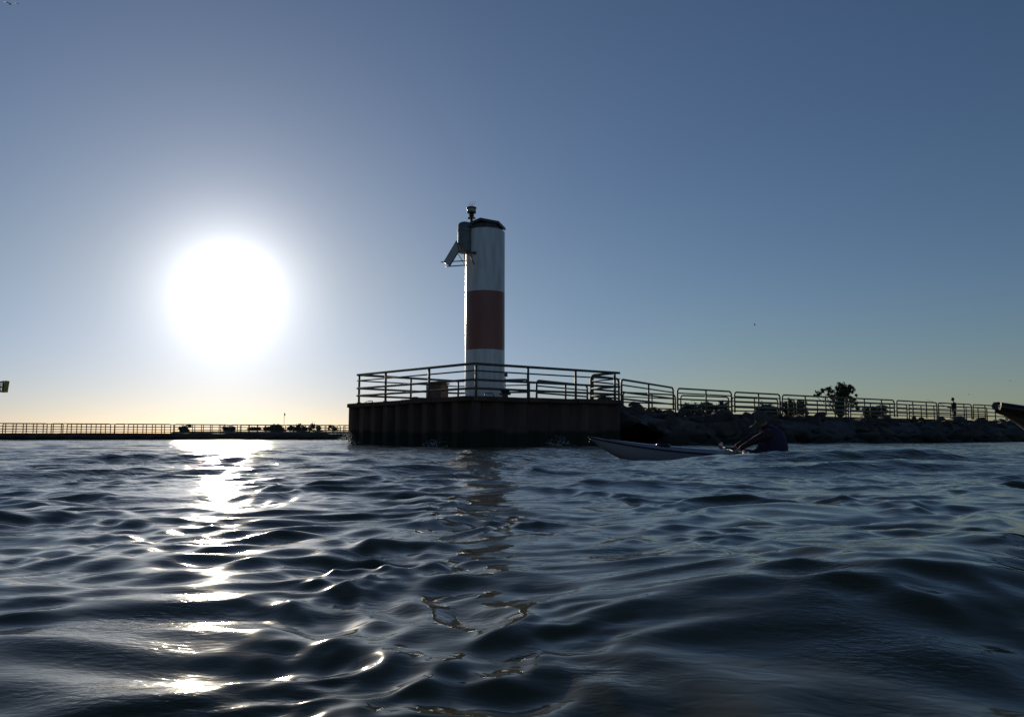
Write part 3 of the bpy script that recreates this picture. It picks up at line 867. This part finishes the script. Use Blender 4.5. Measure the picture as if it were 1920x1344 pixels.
# ------------------------------------------------------------------ birds
M_gull = mat('gull_feathers', (0.55, 0.55, 0.55), 0.7, color2=(0.4, 0.4, 0.42), scale=6)
M_gdk = mat('dark_feathers', (0.07, 0.07, 0.075), 0.7, color2=(0.1, 0.1, 0.1), scale=6)
def gull(px, py, Y, span, rz, roll, flap, label, m=M_gdk):
    p = at(px, py, Y); g = MB()
    n = 10; L = span * .38
    prof = [(max(.003, .052 * span * math.sin(math.pi * t) ** .7 * (1.15 - .5 * t)), (t - .5) * L) for t in [i / n for i in range(n + 1)]]
    rings = []
    for r, yy in prof: rings.append([(r * math.cos(a), -yy, r * math.sin(a) * .9) for a in [2 * math.pi * k / 10 for k in range(10)]])
    v = [q for rg in rings for q in rg]; f = [(i * 10 + k, i * 10 + (k + 1) % 10, (i + 1) * 10 + (k + 1) % 10, (i + 1) * 10 + k) for i in range(n) for k in range(10)]
    g.add(v, f, True)
    th = .010 * span
    for sx in (-1, 1):
        st_ = [(0.02, .07, -.07, 0), (.22, .09, -.05, flap), (.36, .045, -.06, flap * 1.0), (.5, -.06, -.10, flap * .55)]
        v = []
        for (dx, le, te, zz) in st_:
            x = sx * dx * span
            v += [(x, le * span, zz * span + th), (x, te * span, zz * span + th * .5), (x, te * span, zz * span), (x, le * span, zz * span)]
        f = []
        for i in range(3):
            for k in range(4): f.append((i * 4 + k, i * 4 + (k + 1) % 4, i * 4 + 4 + (k + 1) % 4, i * 4 + 4 + k))
        f += [(12, 13, 14, 15)]
        g.add(v, f)
    g.add([(-.02 * span, -L * .42, .005), (.02 * span, -L * .42, .005), (.05 * span, -L * .72, 0), (-.05 * span, -L * .72, 0), (0, -L * .5, .014)], [(0, 1, 2, 3), (0, 4, 1), (1, 4, 2), (2, 4, 3), (3, 4, 0)])
    g.add([(-.006 * span, L * .46, 0), (.006 * span, L * .46, 0), (0, L * .60, -.01 * span), (0, L * .46, .012 * span)], [(0, 1, 2), (1, 3, 2), (3, 0, 2), (0, 3, 1)])
    o = g.build('gull', m, loc=p); o.rotation_euler = (R(8), R(roll), R(rz)); tag(o, label, 'bird', 'gulls in flight')
gull(20.5, 8.5, 62, 1.3, 55, -18, .10, 'pale gull gliding in the top left corner of the sky', M_gull)
gull(1415, 609.5, 190, 1.2, 70, 25, .18, 'small dark gull in open sky between the tower and the tall tree')
gull(1894, 714, 330, 1.3, 90, 5, .05, 'tiny gull high above the dark kayak bow')
gull(1816, 739, 260, 1.3, 85, 4, .04, 'tiny gull just above the railing right of the angler')
gull(272, 776, 380, 1.2, 80, 4, .05, 'speck of a gull low over the breakwater, below the sun')

# ------------------------------------------------------------------ people
def skin(name, verts, edges, radii, m, parent, loc=None, levels=2, root=0):
    me = bpy.data.meshes.new(name); me.from_pydata([tuple(v) for v in verts], edges, []); me.update()
    me.materials.append(m)
    o = bpy.data.objects.new(name, me); COL.objects.link(o); o.parent = parent
    if loc is not None: o.location = loc
    sk = o.modifiers.new('skin', 'SKIN'); sk.use_smooth_shade = True
    for i, sv in enumerate(me.skin_vertices[0].data):
        rr = radii[i]; sv.radius = rr if isinstance(rr, tuple) else (rr, rr); sv.use_root = (i == root)
    ss = o.modifiers.new('subsurf', 'SUBSURF'); ss.levels = levels; ss.render_levels = levels
    return o
def chain(V, E, Rr, start, pts):
    """append a chain of (x,y,z,r) from vertex index start"""
    prev = start
    for x, y, z, r in pts:
        V.append((x, y, z)); Rr.append(r); i = len(V) - 1
        if prev is not None: E.append((prev, i))
        prev = i
    return prev
def hand(V, E, Rr, wrist, dirv, curl, side, size=1.0):
    """palm and five fingers from the wrist vertex; dirv: pointing direction, curl: direction fingers bend to"""
    w = Vector(V[wrist]); d = Vector(dirv).normalized(); c = Vector(curl).normalized(); s = d.cross(c).normalized() * side
    V.append(tuple(w + d * .045 * size)); Rr.append((.030 * size, .018 * size)); p1 = len(V) - 1; E.append((wrist, p1))
    for k, ln in enumerate((.92, 1.0, .95, .78)):
        off = s * (.030 - .020 * k) * size
        a = w + d * .088 * size + off
        b = a + (d * .55 + c * .75).normalized() * .038 * ln * size; e = b + (c * .9 - d * .35).normalized() * .032 * ln * size
        chain(V, E, Rr, p1, [(*a, .0105 * size), (*b, .0085 * size), (*e, .007 * size)])
    a = w + d * .035 * size + s * .038 * size; b = a + (s * .5 + d * .5 + c * .5).normalized() * .035 * size; e = b + (c + d * .2).normalized() * .025 * size
    chain(V, E, Rr, p1, [(*a, .012 * size), (*b, .010 * size), (*e, .008 * size)])
M_skin = mat('skin', (0.36, 0.20, 0.14), 0.5, color2=(0.42, 0.25, 0.18), scale=20)
def head_mesh(mb, c, r, fwd, tilt):
    """a head with brow, nose, chin and ears; fwd: facing direction in plan"""
    bm = bmesh.new(); bmesh.ops.create_uvsphere(bm, u_segments=28, v_segments=20, radius=1.0)
    f = Vector((fwd[0], fwd[1], 0)).normalized(); up = Vector((0, 0, 1)); sd = f.cross(up)
    Rt = Matrix.Rotation(tilt, 3, sd)
    vs = []
    for v_ in bm.verts:
        x, y, z = v_.co            # local: x side, y forward, z up
        wx_ = .76 * (1 - .22 * max(0, -z) ** 1.5 * (1 if y > -.3 else .4)); wy = .92
        X_, Y_, Z_ = x * wx_, y * wy, z * 1.12
        if y > .2:
            Y_ += .05 * math.exp(-((z + .75) / .22) ** 2) * math.exp(-(x / .35) ** 2) * 2
            Y_ += .26 * math.exp(-((z + .18) / .16) ** 2) * math.exp(-(x / .14) ** 2)
            Y_ += .07 * math.exp(-((z - .22) / .10) ** 2)
            Y_ -= .07 * math.exp(-((z - .02) / .12) ** 2) * math.exp(-((abs(x) - .36) / .18) ** 2)
            Y_ += .05 * math.exp(-((z + .48) / .07) ** 2) * math.exp(-(x / .25) ** 2)
        if abs(x) > .85: X_ += math.copysign(.09, x) * math.exp(-((z + .02) / .26) ** 2) * math.exp(-((y + .05) / .25) ** 2)
        p = (sd * X_ + f * Y_ + up * Z_) * r
        vs.append(Vector(c) + Rt @ p)
    bm.verts.index_update(); mb.add(vs, [[q.index for q in ff_.verts] for ff_ in bm.faces], True); bm.free()
    return Rt, f, sd

# ------------------------------------------------------------------ kayaks
def make_kayak(name, M_hull, M_deckm, M_seam, label, Lh=2.6, beam=.29, band=0):
    root = empty(name); tag(root, label, 'kayak', 'sea kayaks')
    N = 60
    def sheer(t): return .17 + (.19 if t < 0 else .13) * abs(t) ** 2.6
    def keel(t):
        a = abs(t); return -.11 + .02 * a + (.0 if a < .55 else (sheer(t) + .09) * ((a - .55) / .45) ** 1.7)
    def hb(t): return beam * max(0.0, 1 - abs(t) ** 2.1) ** .85 + .012
    hv = []; dv = []; nh = 13; ndk = 9
    for i in range(N + 1):
        t = -1 + 2 * i / N; x = t * Lh; s = sheer(t); k = min(keel(t), s - .02); b_ = hb(t)
        for j in range(nh):
            a = (j / (nh - 1) - .5) * math.pi            # -90..90
            yy = b_ * math.copysign(abs(math.sin(a)) ** .75, math.sin(a)); zz = s - (s - k) * abs(math.cos(a)) ** .7
            hv.append((x, yy, zz))
        for j in range(ndk):
            q = j / (ndk - 1) * 2 - 1; cr_ = (.075 if t < 0 else .045) * (1 - abs(t) ** 3) + .012
            dv.append((x, b_ * q, s + .003 + cr_ * (1 - abs(q) ** 1.8)))
    hf = [(i * nh + j, (i + 1) * nh + j, (i + 1) * nh + j + 1, i * nh + j + 1) for i in range(N) for j in range(nh - 1)]
    df = [(i * ndk + j, i * ndk + j + 1, (i + 1) * ndk + j + 1, (i + 1) * ndk + j) for i in range(N) for j in range(ndk - 1)
          if not (abs((i + .5) / N * 2 - 1 - .04) < .15 and 2 <= j <= ndk - 4 + 0)]
    m = MB().add(hv, hf, True); m.build('hull', M_hull, root)
    m = MB().add(dv, df, True); dk = m.build('deck', M_deckm, root)
    for sg in (-1, 1):
        MB().tube([(t * Lh, sg * (hb(t) + .002), sheer(t)) for t in [-1 + 2 * i / 50 for i in range(51)]], .016, 6).build('seam_strip', M_seam, root)
    if band:
        for sg in (-1, 1):
            bv = []
            for i in range(N + 1):
                t = -1 + 2 * i / N; b_ = hb(t); w_ = band * (.85 + 1.4 * min(1, (1 - abs(t)) * 2.2))
                for q in range(5):
                    dz = w_ * q / 4; s_0 = sheer(t); k_0 = min(keel(t), s_0 - .02)
                    ca = min(1, max(0, (dz / (s_0 - k_0)))) ** (1 / .7); yy = b_ * max(0, 1 - ca * ca) ** .375
                    bv.append((t * Lh - (.004 if t < -.99 else 0), sg * (yy + .004), s_0 - dz + .004))
            bf = [(i * 5 + j, i * 5 + j + 1, (i + 1) * 5 + j + 1, (i + 1) * 5 + j) for i in range(N) for j in range(4)]
            MB().add(bv, bf, True).build('gunwale_band', M_deckm, root)
    cz = .17 + .07
    MB().tube([(.04 * Lh + .42 * math.cos(a), .20 * math.sin(a), cz + .02 + .03 * math.cos(a + math.pi)) for a in [2 * math.pi * k / 28 for k in range(28)]], .016, 6, closed=True).build('cockpit_rim', M_seam, root)
    for t in (-.52, .50):
        MB().lathe([(.12, 0), (.12, .02), (.10, .03)], (t * Lh, 0, sheer(t) + (.075 if t < 0 else .045) * (1 - abs(t) ** 3) + .01), 20).build('hatch_cover', M_seam, root)
    for t0_, t1_ in ((-.93, -.2), (.3, .93)):
        for sg in (-1, 1): MB().tube([(t * Lh, sg * hb(t) * .62, sheer(t) + .012 + (.075 if t < 0 else .045) * (1 - abs(t) ** 3) * (1 - .62 ** 1.8) + .008) for t in [t0_ + (t1_ - t0_) * i / 12 for i in range(13)]], .004, 5).build('deck_line', M_seam, root)
    for t in (-1, 1) if not band else ():
        MB().tube([(t * (Lh - .03), .014, sheer(t) - .01), (t * (Lh - .02), .02, sheer(t) - .05), (t * (Lh - .02), .02, sheer(t) - .09)], [.003, .003, .009], 6).build('toggle', M_seam, root)
    return root, sheer
M_hullw = mat('white_gelcoat', (0.20, 0.20, 0.23), 0.4, coat=.1)
M_deckw = mat('pale_deck_gelcoat', (0.20, 0.20, 0.22), 0.35, coat=.2)
M_navy = mat('navy_trim', (0.012, 0.016, 0.045), 0.35)
M_blk = mat('black_deck_gelcoat', (0.010, 0.012, 0.009), 0.3, coat=.3)
M_greyh = mat('grey_hull_gelcoat', (0.07, 0.072, 0.07), 0.35)
kay, sh = make_kayak('sea_kayak', M_hullw, M_deckw, M_navy, 'white sea kayak with a navy seam stripe, bow lifted, carrying the paddler')
kay.location = (1.24 + 2.6, 13.35, -.155); kay.rotation_euler = (0, R(2.6), R(3.0))
kay2, _ = make_kayak('sea_kayak', M_greyh, M_blk, M_blk, 'grey sea kayak with a thick black deck, only its bow entering at the right edge', band=.036)
tip = at(1861, 762, 2.95)
kay2.location = (tip.x + 2.6, tip.y + .10, tip.z - .36 - .07); kay2.rotation_euler = (R(3), R(1.6), R(2))

# paddler (local frame of his own empty at the seat; he faces -x)
K = Vector(kay.location)
px_, py_ = xat(1444, 820, 13.4), 13.4
pad = empty('person', (px_, py_, K.z + .02)); tag(pad, 'kayaker in a dark purple jacket and brimmed hat, leaning forward over a paddle', 'person')
V = []; E = []; Q = []
V.append((0.06, 0, .10)); Q.append((.17, .13))
chain(V, E, Q, 0, [(.04, 0, .26, (.15, .12)), (.0, 0, .42, (.16, .125)), (-.05, 0, .53, (.14, .10)), (-.09, 0, .59, .062), (-.115, 0, .64, .056)])
sh_i = 3
ends = []
for sg, hand_pt, elbow in ((1, (-.56, .20, .28), (-.30, .30, .40)), (-1, (-.62, -.24, .25), (-.33, -.30, .42))):
    e = chain(V, E, Q, sh_i, [(-.06, sg * .17, .53, .068), (elbow[0] * .55 - .02, elbow[1], (elbow[2] + .53) / 2, .052), (*elbow, .044), ((elbow[0] + hand_pt[0]) / 2, (elbow[1] + hand_pt[1]) / 2, (elbow[2] + hand_pt[2]) / 2, .038), (*hand_pt, .026)])
    ends.append((e, elbow, hand_pt, sg))
arm_n = len(V)
for sg in (1, -1):
    chain(V, E, Q, 0, [(-.10, sg * .11, .06, .095), (-.48, sg * .13, .10, .070), (-.90, sg * .10, .02, .05), (-.98, sg * .10, .05, .04)])
Vb, Eb, Qb = list(V), list(E), list(Q)
for e, el, hp, sg in ends:
    hand(Vb, Eb, Qb, e, Vector(hp) - Vector(el), (-.3, 0, -1), sg)
M_trous = mat('dark_trousers', (0.02, 0.02, 0.025), 0.8)
body = skin('body', Vb, Eb, Qb, M_skin, pad)
# head joined on as part of the body region
hm = MB(); Rt, f_, sd_ = head_mesh(hm, (-.145, 0, .725), .104, (-1, 0, 0), R(-22))
hm.build('head', M_skin, pad)
hm2 = MB()
M_hat = mat('dark_hat_fabric', (0.05, 0.05, 0.042), 0.8, color2=(0.07, 0.068, 0.06), scale=30)
hc = Vector((-.135, 0, .755))
def hatm(c, r, fwd, tilt, brim):
    mb = MB(); n = 28; v = []
    prof = [(0.0, .115), (.35, .112), (.7, .095), (.92, .05), (1.0, 0.0), (1.02, -.03)]
    f = Vector((fwd[0], fwd[1], 0)).normalized(); sd = f.cross(Vector((0, 0, 1))); Rt_ = Matrix.Rotation(tilt, 3, sd)
    for rr, z in prof + [(1.04, -.036), (1.0 + brim, -.058), (1.0 + brim, -.064), (1.0, -.042)]:
        for k in range(n):
            a = 2 * math.pi * k / n; e = 1.0
            if rr > 1.1: e = 1.0 + .25 * max(0, math.cos(a))
            droop = -.018 * abs(math.sin(a)) ** 2 * 0 if rr < 1.1 else -.02 * math.cos(a) * .6
            p = f * (math.cos(a) * rr * r * e) + sd * (math.sin(a) * rr * r * .85) + Vector((0, 0, z + droop)); v.append(Vector(c) + Rt_ @ p)
    m_ = len(v) // n
    fs = [(i * n + k, i * n + (k + 1) % n, (i + 1) * n + (k + 1) % n, (i + 1) * n + k) for i in range(m_ - 1) for k in range(n)]
    fs.append(tuple(range(n))[::-1])
    mb.add(v, fs, True); return mb
hatm(hc + Vector((0, 0, .02)), .118, (-1, 0), R(-20), .62).build('hat', M_hat, pad)
# jacket: torso + sleeves, a little fuller than the body and ending at the wrists
M_jack = mat('purple_jacket', (0.026, 0.016, 0.05), 0.75, color2=(0.036, 0.02, 0.062), scale=8, bump=.01)
M_sleeve = mat('maroon_sleeve', (0.028, 0.014, 0.018), 0.75, color2=(0.036, 0.017, 0.022), scale=8)
def loft(secs, n=28):
    v = []
    for (cx, cy, cz, a, b, ln) in secs:
        for k in range(n):
            q = 2 * math.pi * k / n; x = a * math.copysign(abs(math.cos(q)) ** .85, math.cos(q)); y = b * math.copysign(abs(math.sin(q)) ** .8, math.sin(q))
            v.append((cx + x * math.cos(ln), cy + y, cz - x * math.sin(ln)))
    m_ = len(secs)
    f = [(i * n + k, i * n + (k + 1) % n, (i + 1) * n + (k + 1) % n, (i + 1) * n + k) for i in range(m_ - 1) for k in range(n)]
    f += [tuple(range(n))[::-1], tuple((m_ - 1) * n + k for k in range(n))]
    return MB().add(v, f, True)
lean = R(-20)
jk = loft([(.07, 0, .02, .19, .22, 0), (.07, 0, .14, .205, .235, lean * .3), (.055, 0, .27, .22, .25, lean * .6), (.03, 0, .39, .225, .265, lean), (-.01, 0, .49, .205, .265, lean * 1.2),
           (-.04, 0, .55, .165, .235, lean * 1.3), (-.065, 0, .59, .12, .17, lean * 1.4), (-.085, 0, .62, .085, .10, lean * 1.4), (-.10, 0, .65, .072, .078, lean * 1.4)]).build('jacket', M_jack, pad)
for e, el, hp, sg in ends:
    SV = []; SE = []; SQ = []
    SV.append((-.03, sg * .16, .52)); SQ.append(.095)
    w = Vector(hp) + (Vector(el) - Vector(hp)).normalized() * .03
    chain(SV, SE, SQ, 0, [(el[0] * .55 - .02, el[1], (el[2] + .53) / 2, .082), (*el, .068), ((el[0] + w.x) / 2, (el[1] + w.y) / 2, (el[2] + w.z) / 2, .052), (*w, .036)])
    skin('sleeve', SV, SE, SQ, M_sleeve, pad)
M_pfd = mat('life_vest_fabric', (0.10, 0.018, 0.022), 0.8, color2=(0.13, 0.03, 0.03), scale=9)
PV = [(.03, 0, .28), (.0, 0, .38), (-.04, 0, .48)]
skin('life_vest_collar', [(.07, .0, .56), (.05, .10, .58), (-.05, .13, .59), (-.17, .10, .53), (.05, -.10, .58), (-.05, -.13, .59), (-.17, -.10, .53)],
     [(0, 1), (1, 2), (2, 3), (0, 4), (4, 5), (5, 6)], [.04] * 7, M_pfd, pad)
MB().lathe([(.40, .0), (.34, .05), (.24, .10), (.20, .16)], (.0, 0, .17), 28).build('spray_skirt', M_trous, pad).scale = (1, .55, 1)
# paddle, held, top-level
h1 = Vector(pad.location) + Vector((-.55, .20, .17)); h2 = Vector(pad.location) + Vector((-.64, -.26, .07))
ptop = at(1409, 806, 13.75); pbot = at(1364, 842.5, 12.9)
pc = (ptop + pbot) / 2
pd = empty('paddle', pc); tag(pd, 'black shafted kayak paddle with a red blade dipping left of the kayaker', 'paddle')
ax = (pbot - ptop).normalized()
hl = Vector(pad.location)
mid = hl + Vector((-.645, -.03, .235))
axp = Vector((-.08, -.96, -.05)).normalized()
pd.location = mid
M_shaft = mat('black_shaft', (0.02, 0.02, 0.02), 0.35)
M_redb = mat('red_blade', (0.14, 0.015, 0.015), 0.35)
MB().tube([-axp * .86, axp * .86], .015, 10).build('shaft', M_shaft, pd)
def blade(c0, d, m):
    d = d.normalized(); s = d.cross(Vector((0, 0, 1))).normalized() if True else None
    nrm = s.cross(d).normalized(); s, nrm = nrm, s
    mb = MB(); v = []; n = 9
    for i in range(n):
        t = i / (n - 1); w = .085 * math.sin(math.pi * (t * .86 + .10)) ** .6; cv = .02 * math.sin(math.pi * t)
        c = c0 + d * (t * .46) + nrm * cv
        v += [c - s * w, c + nrm * .008, c + s * w, c - nrm * .008]
    f = [(i * 4 + k, i * 4 + (k + 1) % 4, i * 4 + 4 + (k + 1) % 4, i * 4 + 4 + k) for i in range(n - 1) for k in range(4)] + [(0, 3, 2, 1), (4 * n - 4, 4 * n - 3, 4 * n - 2, 4 * n - 1)]
    return mb.add(v, f, True).build('blade', m, pd)
blade(axp * .84, axp, M_redb); blade(-axp * .84, -axp, M_redb)

# angler standing on the rocks
aY = 57.0
ap = Vector((xat(1790, 790, aY), aY, zat(793, aY)))
ang_p = empty('person', ap); tag(ang_p, 'angler in dark clothes and cap standing at the pier railing with a rod', 'person')
V = [(0, 0, .93)]; Q = [(.15, .12)]; E = []
chain(V, E, Q, 0, [(0, 0, 1.10, (.14, .11)), (-.01, 0, 1.28, (.17, .12)), (-.02, 0, 1.42, (.14, .09)), (-.03, 0, 1.50, .055), (-.04, 0, 1.56, .055)])
for sg in (1, -1):
    chain(V, E, Q, 0, [(0, sg * .09, .86, .10), (sg * .03, sg * .10, .50, .065), (.0 + .04 * sg, sg * .11, .12, .04), (sg * .04 - .08, sg * .11, .05, .026)])
ae = []
for sg in (1, -1):
    e = chain(V, E, Q, 3, [(-.02, sg * .17, 1.40, .065), (-.06, sg * .20, 1.15, .048), (-.32, sg * .10, 1.10, .034)]); ae.append(e)
for e, sg in zip(ae, (1, -1)): hand(V, E, Q, e, (-1, 0, .1), (0, -sg, -.6), sg)
skin('body', V, E, Q, M_skin, ang_p)
hm = MB(); head_mesh(hm, (-.05, 0, 1.66), .10, (-1, 0), R(-8)); hm.build('head', M_skin, ang_p)
M_coat = mat('dark_coat', (0.025, 0.025, 0.03), 0.85, color2=(0.035, 0.035, 0.04), scale=8)
V = [(0, 0, .80)]; Q = [(.19, .15)]; E = []
chain(V, E, Q, 0, [(0, 0, 1.10, (.18, .145)), (-.01, 0, 1.30, (.205, .155)), (-.02, 0, 1.43, (.16, .11)), (-.03, 0, 1.50, .07)])
for sg in (1, -1): chain(V, E, Q, 3, [(-.02, sg * .19, 1.40, .082), (-.06, sg * .21, 1.15, .064), (-.27, sg * .12, 1.11, .046)])
skin('coat', V, E, Q, M_coat, ang_p)
for sg in (1, -1):
    V = [(0, sg * .09, .88)]; Q = [.12]; E = []
    chain(V, E, Q, 0, [(sg * .03, sg * .10, .50, .085), (sg * .04, sg * .11, .10, .065)]); skin('trouser_leg', V, E, Q, M_trous, ang_p)
    MB().box((sg * .04 - .05, sg * .11, .045), (.29, .12, .10), None, .03).box((sg * .04, sg * .11, .13), (.14, .13, .16), None, .03).build('boot', M_trous, ang_p)
hatm(Vector((-.05, 0, 1.71)), .108, (-1, 0), R(-6), .3).build('cap', M_hat, ang_p)
rod_b = ap + Vector((-.20, -.02, 1.02)); rod_t = at(1738, 750, aY - .5)
rod = MB().tube([Vector((0, 0, 0)), (rod_t - rod_b) * .5 + Vector((0, 0, .06)), rod_t - rod_b], [.022, .014, .008], 6).build('fishing_rod', M_shaft, loc=rod_b)
tag(rod, 'thin dark fishing rod slanting up to the left from the angler', 'fishing rod')
# flat stone that carries him
st_ = bpy.data.objects.new('boulder', protos[2]); COL.objects.link(st_); st_.location = (ap.x, ap.y, ap.z - .40); st_.scale = (1.7, 1.5, .92)
tag(st_, 'broad flat boulder under the feet of the angler', 'boulder', 'boulders heaped along the pier')

# ------------------------------------------------------------------ spray and foam
M_foam = mat('foam', (0.55, 0.58, 0.60), 0.45, color2=(0.7, 0.72, 0.74), scale=12)
M_drop = bpy.data.materials.new('water_drops'); M_drop.use_nodes = True
_t = M_drop.node_tree; _b = _t.nodes['Principled BSDF']; _b.inputs['Base Color'].default_value = (.85, .88, .9, 1); _b.inputs['Roughness'].default_value = .12
_tr = _t.nodes.new('ShaderNodeBsdfTranslucent'); _tr.inputs['Color'].default_value = (.9, .92, .95, 1)
_ms = _t.nodes.new('ShaderNodeMixShader'); _ms.inputs[0].default_value = .6
_t.links.new(_b.outputs[0], _ms.inputs[1]); _t.links.new(_tr.outputs[0], _ms.inputs[2]); _t.links.new(_ms.outputs[0], _t.nodes['Material Output'].inputs['Surface'])
OCT = [(0, 0, 1), (1, 0, 0), (0, 1, 0), (-1, 0, 0), (0, -1, 0), (0, 0, -1)]
OF = [(0, 1, 2), (0, 2, 3), (0, 3, 4), (0, 4, 1), (5, 2, 1), (5, 3, 2), (5, 4, 3), (5, 1, 4)]
def splash(cx, cy, z0, w, h, n, size, m, label, seed):
    g = random.Random(seed); mb = MB()
    for _ in range(n):
        t = g.random() ** 1.6; a = g.gauss(0, w * (.5 + .4 * t)); p = Vector((a, g.gauss(0, w * .35), t * h * math.exp(-(a / w) ** 2 * .6)))
        r = size * g.uniform(.3, 1.2) * (1 - .5 * t)
        mb.add([p + Vector(q) * r * Vector((1, 1, 1)).x for q in OCT], OF, True)
    o = mb.build('splash', m, loc=(cx, cy, z0)); tag(o, label, kind='stuff')
x1, y1 = xat(651, 828, 30.8), 30.8
splash(x1, y1, .0, .28, .62, 420, .020, M_drop, 'sunlit spray bursting at the left corner of the pier head', 1)
splash(xat(830, 830, 27.0), 26.9, 0.0, .5, .38, 260, .022, M_foam, 'shaded foam thrown up against the sheet steel wall', 2)
splash(xat(1047, 830, 27.0), 27.0, -.02, .35, .45, 240, .020, M_foam, 'shaded foam thrown up below the right railing', 3)
splash(xat(1330, 830, 37), 37.0, 0.0, 1.2, .45, 300, .03, M_foam, 'foam breaking among the boulders behind the kayak', 5)
print('boulders', cnt)
